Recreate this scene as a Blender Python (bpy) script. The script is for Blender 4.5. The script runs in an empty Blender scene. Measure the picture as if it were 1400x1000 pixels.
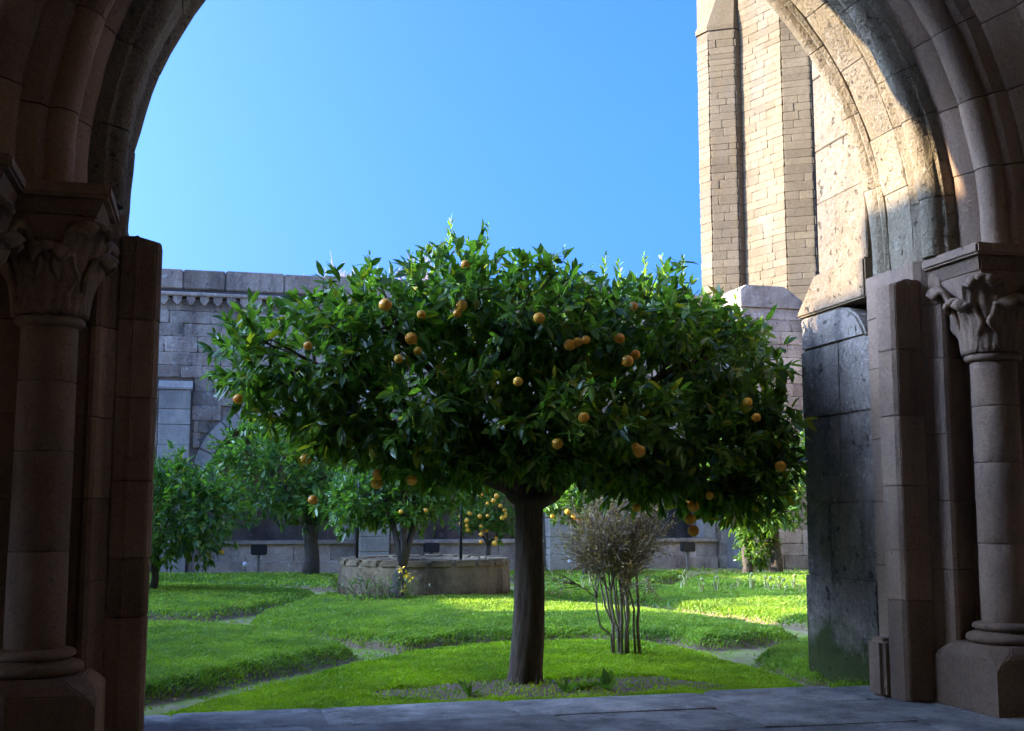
import bpy, bmesh, math, random
import numpy as np
from mathutils import Vector, Matrix

random.seed(7)
rng = np.random.default_rng(7)
SC = bpy.context.scene
COL = SC.collection
R = math.radians

# ------------------------------------------------------------------ camera
FPX, YAW, PITCH, EYE = 1600.0, R(14.5), math.atan(200 / 1600.0), 1.35
cam = bpy.data.cameras.new('camera')
cam.sensor_width = 36.0
cam.lens = FPX / 1400.0 * 36.0
cam.clip_start = 0.05
cam.clip_end = 3000.0
camo = bpy.data.objects.new('camera', cam)
COL.objects.link(camo)
camo.location = (0, 0, EYE)
camo.rotation_euler = (math.pi / 2 + PITCH, 0, -YAW)
SC.camera = camo

# ------------------------------------------------------------------ light
SUN_EL, SUN_PHI = R(19.0), R(11.5)            # sun low on the left, a little beyond the arcade
SDIR = Vector((-math.cos(SUN_PHI) * math.cos(SUN_EL), math.sin(SUN_PHI) * math.cos(SUN_EL), math.sin(SUN_EL)))
world = bpy.data.worlds.new('World')
SC.world = world
world.use_nodes = True
wn = world.node_tree
wn.nodes.clear()
sky = wn.nodes.new('ShaderNodeTexSky')
sky.sky_type = 'NISHITA'
sky.sun_disc = False
sky.sun_elevation = SUN_EL
sky.sun_rotation = math.atan2(SDIR.x, SDIR.y)
sky.altitude = 0
sky.air_density = 0.38
sky.dust_density = 8.5
sky.ozone_density = 10.0
bg = wn.nodes.new('ShaderNodeBackground')
bg.inputs['Strength'].default_value = 0.15
wo = wn.nodes.new('ShaderNodeOutputWorld')
sat = wn.nodes.new('ShaderNodeHueSaturation')
sat.inputs['Saturation'].default_value = 1.09
wn.links.new(sky.outputs[0], sat.inputs['Color'])
wn.links.new(sat.outputs[0], bg.inputs[0])
wn.links.new(bg.outputs[0], wo.inputs[0])
sl = bpy.data.lights.new('sun', 'SUN')
sl.energy = 2.3
sl.angle = R(0.5)
sl.color = (1.0, 0.87, 0.66)
slo = bpy.data.objects.new('sun', sl)
COL.objects.link(slo)
slo.rotation_euler = (-SDIR).to_track_quat('-Z', 'Y').to_euler()
slo.location = (-20, 10, 20)
SC.view_settings.view_transform = 'Standard'
SC.view_settings.look = 'None'
SC.view_settings.exposure = 3.05
SC.view_settings.gamma = 1.0
SC.view_settings.use_curve_mapping = False
SC.render.engine = 'CYCLES'
SC.cycles.max_bounces = 8
SC.cycles.transparent_max_bounces = 8
SC.cycles.use_denoising = True


# ------------------------------------------------------------------ pixel helpers (survey of the photograph)
def ray(px, py):
    u, v = (px - 700) / FPX, (500 - py) / FPX
    f = math.cos(PITCH) - v * math.sin(PITCH)
    up = math.sin(PITCH) + v * math.cos(PITCH)
    return Vector((u * math.cos(YAW) + f * math.sin(YAW), -u * math.sin(YAW) + f * math.cos(YAW), up))


def atY(px, py, Y):
    r = ray(px, py)
    return r * (Y / r.y) + Vector((0, 0, EYE))


def atZ(px, py, Z):
    r = ray(px, py)
    return r * ((Z - EYE) / r.z) + Vector((0, 0, EYE))


def proj(p):
    X, Y, Z = p
    xc = X * math.cos(YAW) - Y * math.sin(YAW)
    d = X * math.sin(YAW) + Y * math.cos(YAW)
    z = Z - EYE
    f = d * math.cos(PITCH) + z * math.sin(PITCH)
    up = -d * math.sin(PITCH) + z * math.cos(PITCH)
    return 700 + FPX * xc / f, 500 - FPX * up / f


# ------------------------------------------------------------------ materials
def new_mat(name):
    m = bpy.data.materials.new(name)
    m.use_nodes = True
    nt = m.node_tree
    nt.nodes.clear()
    out = nt.nodes.new('ShaderNodeOutputMaterial')
    return m, nt, out


def N(nt, t, **kw):
    n = nt.nodes.new(t)
    for k, v in kw.items():
        setattr(n, k, v)
    return n


def noise(nt, vec, scale, detail=4, rough=0.55):
    n = N(nt, 'ShaderNodeTexNoise')
    n.inputs['Scale'].default_value = scale
    n.inputs['Detail'].default_value = detail
    n.inputs['Roughness'].default_value = rough
    nt.links.new(vec, n.inputs['Vector'])
    return n.outputs['Fac']


def ramp(nt, fac, p0, p1, c0=(0, 0, 0, 1), c1=(1, 1, 1, 1)):
    n = N(nt, 'ShaderNodeValToRGB')
    n.color_ramp.elements[0].position = p0
    n.color_ramp.elements[1].position = p1
    n.color_ramp.elements[0].color = c0
    n.color_ramp.elements[1].color = c1
    nt.links.new(fac, n.inputs[0])
    return n.outputs[0]


def mix(nt, fac, a, b, blend='MIX'):
    n = N(nt, 'ShaderNodeMix', data_type='RGBA', blend_type=blend)
    for sock, val in ((n.inputs['Factor'], fac), (n.inputs['A'], a), (n.inputs['B'], b)):
        if isinstance(val, (int, float)):
            sock.default_value = val
        elif isinstance(val, tuple):
            sock.default_value = (*val[:3], 1)
        else:
            nt.links.new(val, sock)
    return n.outputs['Result']


def math_node(nt, op, a, b):
    n = N(nt, 'ShaderNodeMath', operation=op)
    for s, v in ((n.inputs[0], a), (n.inputs[1], b)):
        if isinstance(v, (int, float)):
            s.default_value = v
        else:
            nt.links.new(v, s)
    return n.outputs[0]


def stone(name, c1, c2, scale=2.0, bump=0.35, stain=(0.05, 0.05, 0.05), stain_amt=0.4, stain_scale=1.3,
          lichen=None, lichen_amt=0.0, lichen_scale=7.0, pit=0.45, rand=0.25, rough=0.92, pits=60.0, moss=None, moss_z=0.0):
    m, nt, out = new_mat(name)
    geo = N(nt, 'ShaderNodeNewGeometry')
    pos = geo.outputs['Position']
    oi = N(nt, 'ShaderNodeObjectInfo')
    col = mix(nt, ramp(nt, noise(nt, pos, scale, 6, 0.6), 0.3, 0.7), c1, c2)
    # grain of the stone
    gr = noise(nt, pos, pits, 3, 0.7)
    col = mix(nt, 0.55, col, ramp(nt, gr, 0.2, 0.8, (0.35, 0.35, 0.35, 1), (1.25, 1.25, 1.25, 1)), 'MULTIPLY')
    # pits where grains have fallen out
    pt = ramp(nt, noise(nt, pos, pits * 0.45, 5, 0.75), 0.60, 0.68)
    col = mix(nt, math_node(nt, 'MULTIPLY', pt, pit), col, tuple(x * .35 for x in c1))
    # weather stains, drawn out vertically
    mp = N(nt, 'ShaderNodeMapping')
    mp.inputs['Scale'].default_value = (1, 1, 0.35)
    nt.links.new(pos, mp.inputs['Vector'])
    st = ramp(nt, noise(nt, mp.outputs[0], stain_scale, 8, 0.7), 0.48, 0.66)
    col = mix(nt, math_node(nt, 'MULTIPLY', st, stain_amt), col, stain)
    if lichen:
        li = ramp(nt, noise(nt, pos, lichen_scale, 8, 0.75), 0.57, 0.64)
        col = mix(nt, math_node(nt, 'MULTIPLY', li, lichen_amt), col, lichen)
    if moss:
        sx = N(nt, 'ShaderNodeSeparateXYZ')
        nt.links.new(pos, sx.inputs[0])
        mz = math_node(nt, 'SUBTRACT', math_node(nt, 'ADD', noise(nt, pos, 4.0, 6, .7), moss_z - 0.5), math_node(nt, 'MULTIPLY', sx.outputs['Z'], 1.0))
        col = mix(nt, ramp(nt, mz, 0.0, 0.25), col, moss)
    # each stone a slightly different tone
    rv = math_node(nt, 'ADD', math_node(nt, 'MULTIPLY', oi.outputs['Random'], rand), 1 - rand * 0.6)
    hs = N(nt, 'ShaderNodeHueSaturation')
    nt.links.new(rv, hs.inputs['Value'])
    nt.links.new(col, hs.inputs['Color'])
    b = N(nt, 'ShaderNodeBsdfPrincipled')
    nt.links.new(hs.outputs[0], b.inputs['Base Color'])
    b.inputs['Roughness'].default_value = rough
    b.inputs['Specular IOR Level'].default_value = 0.06
    h = math_node(nt, 'ADD', math_node(nt, 'MULTIPLY', gr, 0.5), noise(nt, pos, scale * 5, 6, 0.65))
    h = math_node(nt, 'SUBTRACT', h, math_node(nt, 'MULTIPLY', pt, pit))
    bp = N(nt, 'ShaderNodeBump')
    bp.inputs['Strength'].default_value = bump
    bp.inputs['Distance'].default_value = 0.03
    nt.links.new(h, bp.inputs['Height'])
    nt.links.new(bp.outputs[0], b.inputs['Normal'])
    nt.links.new(b.outputs[0], out.inputs[0])
    return m


def plain(name, col, rough=0.8, metal=0.0, var=0.3, scale=20.0, bump=0.0):
    m, nt, out = new_mat(name)
    geo = N(nt, 'ShaderNodeNewGeometry')
    b = N(nt, 'ShaderNodeBsdfPrincipled')
    f = noise(nt, geo.outputs['Position'], scale, 4, 0.6)
    c = mix(nt, ramp(nt, f, 0.3, 0.7), tuple(x * (1 - var) for x in col), tuple(min(1, x * (1 + var)) for x in col))
    nt.links.new(c, b.inputs['Base Color'])
    b.inputs['Roughness'].default_value = rough
    b.inputs['Metallic'].default_value = metal
    if bump:
        bp = N(nt, 'ShaderNodeBump')
        bp.inputs['Strength'].default_value = bump
        bp.inputs['Distance'].default_value = 0.02
        nt.links.new(f, bp.inputs['Height'])
        nt.links.new(bp.outputs[0], b.inputs['Normal'])
    nt.links.new(b.outputs[0], out.inputs[0])
    return m


def leafy(name, dark, light, trans, tw=0.35, rough=0.35, yellow=None, yamt=0.06, spec=0.5, per_object=False, patch=2.2, pamt=0.5):
    """leaf: diffuse + gloss over a translucent layer, each leaf its own tone"""
    m, nt, out = new_mat(name)
    geo = N(nt, 'ShaderNodeNewGeometry')
    rnd = geo.outputs['Random Per Island']
    if per_object:
        rnd = N(nt, 'ShaderNodeObjectInfo').outputs['Random']
    c = mix(nt, rnd, dark, light)
    big = noise(nt, geo.outputs['Position'], patch, 4, 0.6)
    c = mix(nt, pamt, c, ramp(nt, big, 0.35, 0.65, (0.6, 0.66, 0.75, 1), (1.35, 1.2, 0.85, 1)), 'MULTIPLY')
    if yellow:
        yf = math_node(nt, 'LESS_THAN', math_node(nt, 'FRACT', math_node(nt, 'MULTIPLY', rnd, 37.7), 0), yamt)
        c = mix(nt, yf, c, yellow)
    b = N(nt, 'ShaderNodeBsdfPrincipled')
    nt.links.new(c, b.inputs['Base Color'])
    b.inputs['Roughness'].default_value = rough
    b.inputs['Specular IOR Level'].default_value = spec
    t = N(nt, 'ShaderNodeBsdfTranslucent')
    nt.links.new(mix(nt, 1.0, c, trans, 'MULTIPLY'), t.inputs['Color'])
    ms = N(nt, 'ShaderNodeMixShader')
    ms.inputs[0].default_value = tw
    nt.links.new(b.outputs[0], ms.inputs[1])
    nt.links.new(t.outputs[0], ms.inputs[2])
    nt.links.new(ms.outputs[0], out.inputs[0])
    return m


def bark_mat(name, c1, c2, moss):
    m, nt, out = new_mat(name)
    geo = N(nt, 'ShaderNodeNewGeometry')
    pos = geo.outputs['Position']
    mp = N(nt, 'ShaderNodeMapping')
    mp.inputs['Scale'].default_value = (1, 1, 0.14)
    nt.links.new(pos, mp.inputs['Vector'])
    fis = noise(nt, mp.outputs[0], 45, 8, 0.75)
    c = mix(nt, ramp(nt, fis, 0.35, 0.62), tuple(x * .4 for x in c1), c2)
    c = mix(nt, ramp(nt, noise(nt, pos, 7, 5), .35, .65), c, c1)
    c = mix(nt, math_node(nt, 'MULTIPLY', ramp(nt, noise(nt, pos, 4, 6, .7), .52, .62), .5), c, moss)
    b = N(nt, 'ShaderNodeBsdfPrincipled')
    nt.links.new(c, b.inputs['Base Color'])
    b.inputs['Roughness'].default_value = 0.95
    bp = N(nt, 'ShaderNodeBump')
    bp.inputs['Strength'].default_value = 1.0
    bp.inputs['Distance'].default_value = 0.02
    nt.links.new(fis, bp.inputs['Height'])
    nt.links.new(bp.outputs[0], b.inputs['Normal'])
    nt.links.new(b.outputs[0], out.inputs[0])
    return m


M = {}
M['arcade'] = stone('arcade_granite', (0.29, 0.175, 0.105), (0.42, 0.275, 0.175), 1.6, 0.45, (0.12, 0.10, 0.09), 0.55, 1.1,
                    rand=0.4, pits=50, pit=0.6)
M['intrados'] = stone('arch_granite', (0.235, 0.175, 0.105), (0.33, 0.255, 0.16), 1.8, 1.0, (0.14, 0.13, 0.12), 0.35, 1.6,
                      lichen=(0.42, 0.37, 0.28), lichen_amt=0.4, rand=0.2, pits=44, pit=0.7)
M['mossy'] = stone('mossy_granite', (0.21, 0.16, 0.12), (0.38, 0.30, 0.23), 2.5, 1.0, (0.075, 0.065, 0.058), 0.8, 3.0,
                   lichen=(0.50, 0.45, 0.38), lichen_amt=0.6, lichen_scale=22.0, rand=0.1, pits=26, pit=1.0, moss=(0.07, 0.08, 0.025), moss_z=0.6)
M['upper'] = stone('buttress_granite', (0.17, 0.125, 0.078), (0.27, 0.205, 0.135), 2.5, 1.0, (0.15, 0.13, 0.11), 0.5, 2.0, rand=0.1, pits=30, pit=0.7)
M['tower'] = stone('tower_granite', (0.145, 0.10, 0.053), (0.21, 0.155, 0.088), 0.5, 0.5, (0.13, 0.11, 0.085), 0.45, 0.5, rand=0.28, pits=14)
M['range'] = stone('range_granite', (0.42, 0.30, 0.215), (0.74, 0.575, 0.43), 1.3, 0.9, (0.16, 0.115, 0.095), 0.8, 1.1,
                   lichen=(0.72, 0.66, 0.56), lichen_amt=0.6, rand=0.5, pits=24)
M['lightarch'] = stone('range_pale_granite', (0.48, 0.40, 0.31), (0.70, 0.60, 0.47), 1.2, 0.4, (0.20, 0.18, 0.17), 0.5, 1.2, rand=0.25, pits=22)
M['mortar'] = stone('lime_mortar', (0.15, 0.135, 0.12), (0.24, 0.215, 0.19), 2.0, 0.4, (0.09, 0.085, 0.08), 0.5, 1.5, rand=0.0, pits=30)
M['tmortar'] = stone('tower_mortar', (0.13, 0.093, 0.054), (0.18, 0.132, 0.08), 1.0, 0.3, (0.15, 0.12, 0.09), 0.3, 1.0, rand=0.0, pits=20)
M['flag'] = stone('flagstone', (0.26, 0.235, 0.205), (0.66, 0.60, 0.53), 3.0, 1.0, (0.15, 0.145, 0.14), 0.7, 2.2,
                  lichen=(0.62, 0.60, 0.55), lichen_amt=0.5, lichen_scale=5.0, rand=0.45, pits=70, rough=0.8)
M['bounce_wash'] = plain('bounce_wash', (0.80, 0.70, 0.57), 0.95, 0, 0.12, 1.5)  # pale wash added on unseen gallery surfaces to bounce light onto the piers
M['flagjoint'] = plain('joint_earth', (0.05, 0.047, 0.04), 0.95)
M['well'] = stone('well_granite', (0.22, 0.155, 0.085), (0.40, 0.30, 0.175), 2.0, 0.7, (0.06, 0.048, 0.035), 0.85, 1.6,
                  lichen=(0.36, 0.32, 0.22), lichen_amt=0.5, rand=0.15, pits=30, moss=(0.09, 0.05, 0.015), moss_z=0.3)
M['bark'] = bark_mat('orange_bark', (0.105, 0.066, 0.038), (0.20, 0.13, 0.075), (0.07, 0.08, 0.03))
M['bark2'] = bark_mat('grey_bark', (0.08, 0.06, 0.045), (0.15, 0.115, 0.085), (0.07, 0.08, 0.03))
M['twig'] = plain('dry_twig', (0.25, 0.175, 0.11), 0.9, 0, 0.4, 25)
M['pinktwig'] = plain('bare_twig', (0.34, 0.25, 0.24), 0.9, 0, 0.3, 5)
M['leaf'] = leafy('orange_leaf', (0.048, 0.105, 0.030), (0.19, 0.29, 0.06), (1.5, 1.9, 0.45), 0.4, 0.32, (0.34, 0.29, 0.035), 0.06)
M['leaf1'] = leafy('orange_leaf_single', (0.048, 0.105, 0.030), (0.19, 0.29, 0.06), (1.5, 1.9, 0.45), 0.4, 0.32, (0.34, 0.29, 0.035), 0.06, per_object=True)
M['newleaf'] = leafy('young_leaf', (0.14, 0.26, 0.03), (0.24, 0.38, 0.05), (1.3, 1.5, 0.5), 0.5, 0.4)
M['leafb'] = leafy('citrus_leaf', (0.05, 0.115, 0.028), (0.19, 0.30, 0.06), (1.5, 2.0, 0.5), 0.35, 0.35, (0.28, 0.26, 0.04), 0.05)
M['dryleaf'] = leafy('dry_leaf', (0.28, 0.185, 0.07), (0.46, 0.34, 0.12), (1.2, 1.1, 0.6), 0.3, 0.6)
M['grass'] = leafy('grass', (0.23, 0.37, 0.055), (0.36, 0.53, 0.09), (1.2, 1.3, 0.5), 0.4, 0.5, (0.36, 0.33, 0.09), 0.05, spec=0.2, patch=1.6, pamt=0.9)
M['grassb'] = leafy('bright_grass', (0.26, 0.42, 0.018), (0.40, 0.56, 0.03), (1.2, 1.3, 0.5), 0.4, 0.5, (0.42, 0.40, 0.06), 0.05, spec=0.2, patch=1.6, pamt=0.9)
M['shoot'] = leafy('pale_shoot', (0.42, 0.45, 0.14), (0.62, 0.62, 0.28), (1.1, 1.1, 0.7), 0.4, 0.5)
M['petal'] = leafy('yellow_petal', (0.70, 0.55, 0.03), (0.85, 0.72, 0.10), (1, 1, .6), 0.3, 0.5)
M['iron'] = plain('wrought_iron', (0.02, 0.02, 0.022), 0.6, 0.4)
M['black'] = plain('black_enamel', (0.015, 0.015, 0.016), 0.5)
M['wood'] = plain('weathered_wood', (0.20, 0.17, 0.13), 0.9, 0, 0.3, 30)
M['glass'] = plain('lamp_glass', (0.8, 0.8, 0.8), 0.2, 0, 0.05)
M['tile'] = plain('clay_roof', (0.30, 0.12, 0.07), 0.9, 0, 0.35, 3)


def orange_mat():
    m, nt, out = new_mat('orange_peel')
    oi = N(nt, 'ShaderNodeObjectInfo')
    geo = N(nt, 'ShaderNodeNewGeometry')
    b = N(nt, 'ShaderNodeBsdfPrincipled')
    c = mix(nt, oi.outputs['Random'], (0.86, 0.33, 0.02), (0.92, 0.47, 0.035))
    c = mix(nt, math_node(nt, 'MULTIPLY', ramp(nt, noise(nt, geo.outputs['Position'], 14, 3), .5, .8), .35), c, (0.80, 0.48, 0.05))
    nt.links.new(c, b.inputs['Base Color'])
    b.inputs['Roughness'].default_value = 0.42
    b.inputs['Subsurface Weight'].default_value = 0.1
    b.inputs['Subsurface Radius'].default_value = (0.02, 0.008, 0.002)
    bp = N(nt, 'ShaderNodeBump')
    bp.inputs['Strength'].default_value = 0.15
    bp.inputs['Distance'].default_value = 0.002
    nt.links.new(noise(nt, geo.outputs['Position'], 400, 2), bp.inputs['Height'])
    nt.links.new(bp.outputs[0], b.inputs['Normal'])
    nt.links.new(b.outputs[0], out.inputs[0])
    return m


M['orange'] = orange_mat()


def garden_mat():
    """earth and moss: the sunken walks are sandy with thin moss, the beds dark earth under the grass"""
    m, nt, out = new_mat('garden_earth')
    geo = N(nt, 'ShaderNodeNewGeometry')
    pos = geo.outputs['Position']
    bed = N(nt, 'ShaderNodeAttribute', attribute_name='bed').outputs['Fac']
    sand = mix(nt, ramp(nt, noise(nt, pos, 6, 5), .35, .65), (0.26, 0.185, 0.08), (0.42, 0.32, 0.15))
    sand = mix(nt, ramp(nt, noise(nt, pos, 3.5, 8, .7), .44, .58), sand, (0.25, 0.31, 0.035))
    soil = mix(nt, noise(nt, pos, 25, 4), (0.15, 0.092, 0.046), (0.29, 0.19, 0.10))
    turf = mix(nt, noise(nt, pos, 12, 5), (0.10, 0.17, 0.025), (0.18, 0.28, 0.04))
    bed = math_node(nt, 'ADD', bed, 0.5)
    c = mix(nt, ramp(nt, bed, 0.43, 0.47), sand, soil)
    c = mix(nt, ramp(nt, bed, 0.54, 0.62), c, turf)
    b = N(nt, 'ShaderNodeBsdfPrincipled')
    b.inputs['Roughness'].default_value = 0.95
    nt.links.new(c, b.inputs['Base Color'])
    bp = N(nt, 'ShaderNodeBump')
    bp.inputs['Strength'].default_value = 0.6
    bp.inputs['Distance'].default_value = 0.03
    nt.links.new(noise(nt, pos, 30, 6, .7), bp.inputs['Height'])
    nt.links.new(bp.outputs[0], b.inputs['Normal'])
    nt.links.new(b.outputs[0], out.inputs[0])
    return m


M['garden'] = garden_mat()
M['earth'] = plain('bare_earth', (0.12, 0.10, 0.07), 0.95, 0, 0.3, 0.5)


# ------------------------------------------------------------------ object helpers
def link(name, data, mat=None, parent=None, kind=None):
    o = bpy.data.objects.new(name, data)
    COL.objects.link(o)
    if mat is not None and data is not None and not data.materials:
        data.materials.append(mat)
    if parent is not None:
        o.parent = parent
    if kind:
        o['kind'] = kind
    return o


def mesh_from(verts, faces, smooth=False, sharp=None):
    me = bpy.data.meshes.new('mesh')
    me.from_pydata([tuple(v) for v in verts], [], faces)
    me.update()
    if smooth:
        me.shade_smooth()
        if sharp:
            me.set_sharp_from_angle(angle=R(sharp))
    return me


def thing(name, label, cat, loc=(0, 0, 0), group=None):
    o = bpy.data.objects.new(name, None)
    COL.objects.link(o)
    o.location = loc
    o.empty_display_size = 0.2
    o['kind'] = 'thing'
    o['label'] = label
    o['category'] = cat
    if group:
        o['group'] = group
    return o


def tag(o, label, cat, group=None):
    o['label'] = label
    o['category'] = cat
    if group:
        o['group'] = group
    return o


def sub(name, verts, faces, mat, parent, smooth=False, sharp=None, kind=None):
    """part whose vertices are given in world space, parented to a thing (Empty without rotation)"""
    off = Vector(parent.location) if parent is not None else Vector((0, 0, 0))
    p = parent
    while p is not None and p.parent is not None:
        p = p.parent
        off += Vector(p.location)
    me = mesh_from([Vector(v) - off for v in verts], faces, smooth, sharp)
    return link(name, me, mat, parent, kind)


# unit stones with a chipped, uneven edge: shared by every ashlar block
def unit_block(seed, bev=0.06, jit=0.03):
    r = random.Random(seed)
    bm = bmesh.new()
    bmesh.ops.create_cube(bm, size=1.0)
    for v in bm.verts:
        v.co += Vector((r.uniform(-jit, jit), r.uniform(-jit, jit) * 1.2, r.uniform(-jit, jit)))
    bmesh.ops.bevel(bm, geom=list(bm.edges), offset=bev, segments=1, affect='EDGES')
    bmesh.ops.triangulate(bm, faces=[f for f in bm.faces if len(f.verts) > 4])
    me = bpy.data.meshes.new('ashlar')
    bm.to_mesh(me)
    bm.free()
    return me


UNITS = {}


def units(mat):
    if mat.name not in UNITS:
        L = []
        for s in range(5):
            me = unit_block(s)
            me.materials.append(mat)
            L.append(me)
        UNITS[mat.name] = L
    return UNITS[mat.name]


def block(name, c, size, rz, mat, parent, ry=0.0, rx=0.0):
    o = link(name, random.choice(units(mat)), None, parent)
    base = Vector((0, 0, 0))
    p = parent
    while p is not None:
        base += Vector(p.location)
        p = p.parent
    o.location = Vector(c) - base
    o.scale = size
    o.rotation_euler = (rx, ry, rz)
    return o


def blocks_joined(name, items, mat, parent):
    """the many stones past the limit: one mesh part of kind stuff"""
    vs, fs = [], []
    src = [(np.array([v.co for v in me.vertices]), [tuple(p.vertices) for p in me.polygons]) for me in units(mat)]
    for (c, size, rz) in items:
        co, po = random.choice(src)
        co = co * np.array(size)
        cz, sz = math.cos(rz), math.sin(rz)
        x = co[:, 0] * cz - co[:, 1] * sz + c[0]
        y = co[:, 0] * sz + co[:, 1] * cz + c[1]
        b = len(vs)
        vs.extend(zip(x, y, co[:, 2] + c[2]))
        fs.extend([tuple(i + b for i in f) for f in po])
    return sub(name, vs, fs, mat, parent, kind='stuff')


def place_blocks(items, mat, parent, limit=300, name='stone_block'):
    """items: (centre, size, rz); the largest in the picture become parts of their own"""
    def score(it):
        c = Vector(it[0])
        px, py = proj(c)
        inside = 180 < px < 1240 and -40 < py < 1000 and c.y > 0
        return (0 if inside else -1000) + it[1][0] * it[1][2] / max(c.length, 1) ** 2
    items = sorted(items, key=score, reverse=True)
    for it in items[:limit]:
        block(name, it[0], it[1], it[2], mat, parent)
    if items[limit:]:
        blocks_joined('far_stonework', items[limit:], mat, parent)


def extrude_poly(pts, axis, a0, a1):
    """prism of a (possibly concave) polygon; axis 'y': pts are (x,z); 'x': pts are (y,z); 'z': pts are (x,y)"""
    bm = bmesh.new()

    def P(p, a):
        return {'y': (p[0], a, p[1]), 'x': (a, p[0], p[1]), 'z': (p[0], p[1], a)}[axis]
    v0 = [bm.verts.new(P(p, a0)) for p in pts]
    v1 = [bm.verts.new(P(p, a1)) for p in pts]
    f0 = bm.faces.new(v0)
    f1 = bm.faces.new(list(reversed(v1)))
    n = len(pts)
    for i in range(n):
        bm.faces.new((v0[i], v1[i], v1[(i + 1) % n], v0[(i + 1) % n]))
    bmesh.ops.recalc_face_normals(bm, faces=bm.faces)
    bmesh.ops.triangulate(bm, faces=[f0, f1])
    vs = [v.co.copy() for v in bm.verts]
    bm.verts.index_update()
    fs = [tuple(v.index for v in f.verts) for f in bm.faces]
    bm.free()
    return vs, fs


def boxv(x0, x1, y0, y1, z0, z1):
    vs = [(x, y, z) for x in (x0, x1) for y in (y0, y1) for z in (z0, z1)]
    fs = [(0, 1, 3, 2), (4, 6, 7, 5), (0, 4, 5, 1), (2, 3, 7, 6), (0, 2, 6, 4), (1, 5, 7, 3)]
    return vs, fs


def bevel_mesh(me, off, seg=2, angle=30):
    bm = bmesh.new()
    bm.from_mesh(me)
    es = [e for e in bm.edges if len(e.link_faces) == 2 and e.calc_face_angle(0) > R(angle)]
    bmesh.ops.bevel(bm, geom=es, offset=off, segments=seg, affect='EDGES', clamp_overlap=True)
    bm.to_mesh(me)
    bm.free()


def lathe(prof, c, n=32, wob=0.0):
    vs, fs = [], []
    for (r, z) in prof:
        for i in range(n):
            a = 2 * math.pi * i / n
            k = r * (1 + random.uniform(-wob, wob))
            vs.append((c[0] + k * math.cos(a), c[1] + k * math.sin(a), c[2] + z))
    for j in range(len(prof) - 1):
        for i in range(n):
            fs.append((j * n + i, j * n + (i + 1) % n, (j + 1) * n + (i + 1) % n, (j + 1) * n + i))
    fs.append(tuple(reversed(range(n))))
    fs.append(tuple((len(prof) - 1) * n + i for i in range(n)))
    return vs, fs


def tube(pts, radii, n=8, lobes=0.0):
    """swept tube; returns verts, faces"""
    vs, fs = [], []
    pts = [Vector(p) for p in pts]
    up = Vector((0.3, 1, 0.1)).normalized()
    for i, p in enumerate(pts):
        t = (pts[min(i + 1, len(pts) - 1)] - pts[max(i - 1, 0)])
        t = t.normalized() if t.length > 1e-9 else Vector((0, 0, 1))
        a = t.cross(up)
        a = a.normalized() if a.length > 1e-4 else t.cross(Vector((1, 0, 0))).normalized()
        b = t.cross(a)
        for k in range(n):
            th = 2 * math.pi * k / n
            r = radii[i] * (1 + lobes * math.cos(3 * th + i))
            vs.append(p + a * (r * math.cos(th)) + b * (r * math.sin(th)))
    for i in range(len(pts) - 1):
        for k in range(n):
            fs.append((i * n + k, i * n + (k + 1) % n, (i + 1) * n + (k + 1) % n, (i + 1) * n + k))
    fs.append(tuple(reversed(range(n))))
    fs.append(tuple((len(pts) - 1) * n + k for k in range(n)))
    return vs, fs


class Acc:
    def __init__(self):
        self.v, self.f = [], []

    def add(self, vf):
        b = len(self.v)
        self.v.extend(vf[0])
        self.f.extend([tuple(i + b for i in f) for f in vf[1]])


def np_mesh(verts, tris):
    """fast mesh from numpy arrays of triangles"""
    me = bpy.data.meshes.new('mesh')
    nv, nt = len(verts), len(tris)
    me.vertices.add(nv)
    me.vertices.foreach_set('co', np.ascontiguousarray(verts, dtype=np.float32).ravel())
    me.loops.add(nt * 3)
    me.loops.foreach_set('vertex_index', np.ascontiguousarray(tris, dtype=np.int32).ravel())
    me.polygons.add(nt)
    me.polygons.foreach_set('loop_start', np.arange(0, nt * 3, 3, dtype=np.int32))
    me.update(calc_edges=True)
    me.validate()
    return me


# ------------------------------------------------------------------ ground and gallery floor
FLOOR = 0.14
SILL = 7.60
vs, fs = boxv(-400, 400, -400, 400, -0.6, -0.25)
link('ground', mesh_from(vs, fs), M['earth'], None, 'structure')

# beds of the parterre, outlined on their grassy tops
BEDS = [
    [(215, 978), (300, 954), (400, 928), (480, 909), (560, 892), (640, 882), (760, 877), (880, 877), (940, 888), (1000, 903), (1060, 921), (1125, 945), (1300, 1000), (900, 1060), (150, 1060), (120, 1010)],
    [(60, 846), (198, 850), (342, 855), (430, 868), (485, 882), (470, 888), (400, 900), (300, 921), (190, 941), (60, 960)],
    [(60, 798), (200, 797), (300, 800), (400, 805), (440, 810), (418, 818), (340, 829), (285, 836), (198, 838), (60, 840)],
    [(342, 846), (360, 834), (418, 818), (480, 809), (600, 803), (720, 810), (800, 826), (881, 832), (960, 842), (1094, 862), (1085, 865), (1022, 870), (953, 872), (923, 866), (800, 864), (650, 868), (551, 875), (450, 866), (353, 855)],
    [(738, 800), (800, 797), (900, 803), (1000, 805), (1110, 807), (1230, 810), (1230, 868), (1104, 849), (946, 831), (885, 823), (820, 821), (740, 817)],
    [(1028, 893), (1060, 880), (1110, 868), (1230, 846), (1260, 960), (1110, 921), (1050, 905)],
    [(60, 787), (460, 786), (460, 800), (300, 796), (60, 793)],
    [(690, 783), (942, 783), (893, 799), (740, 795)],
    [(955, 787), (1230, 783), (1230, 803), (905, 803)],
]
BEDH = [0.04, .13, .13, .13, .13, .13, .12, .12, .12]
BEDW = []
for b, h in zip(BEDS, BEDH):
    BEDW.append(np.array([atZ(x, y, h)[:2] for x, y in b]))


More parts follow.
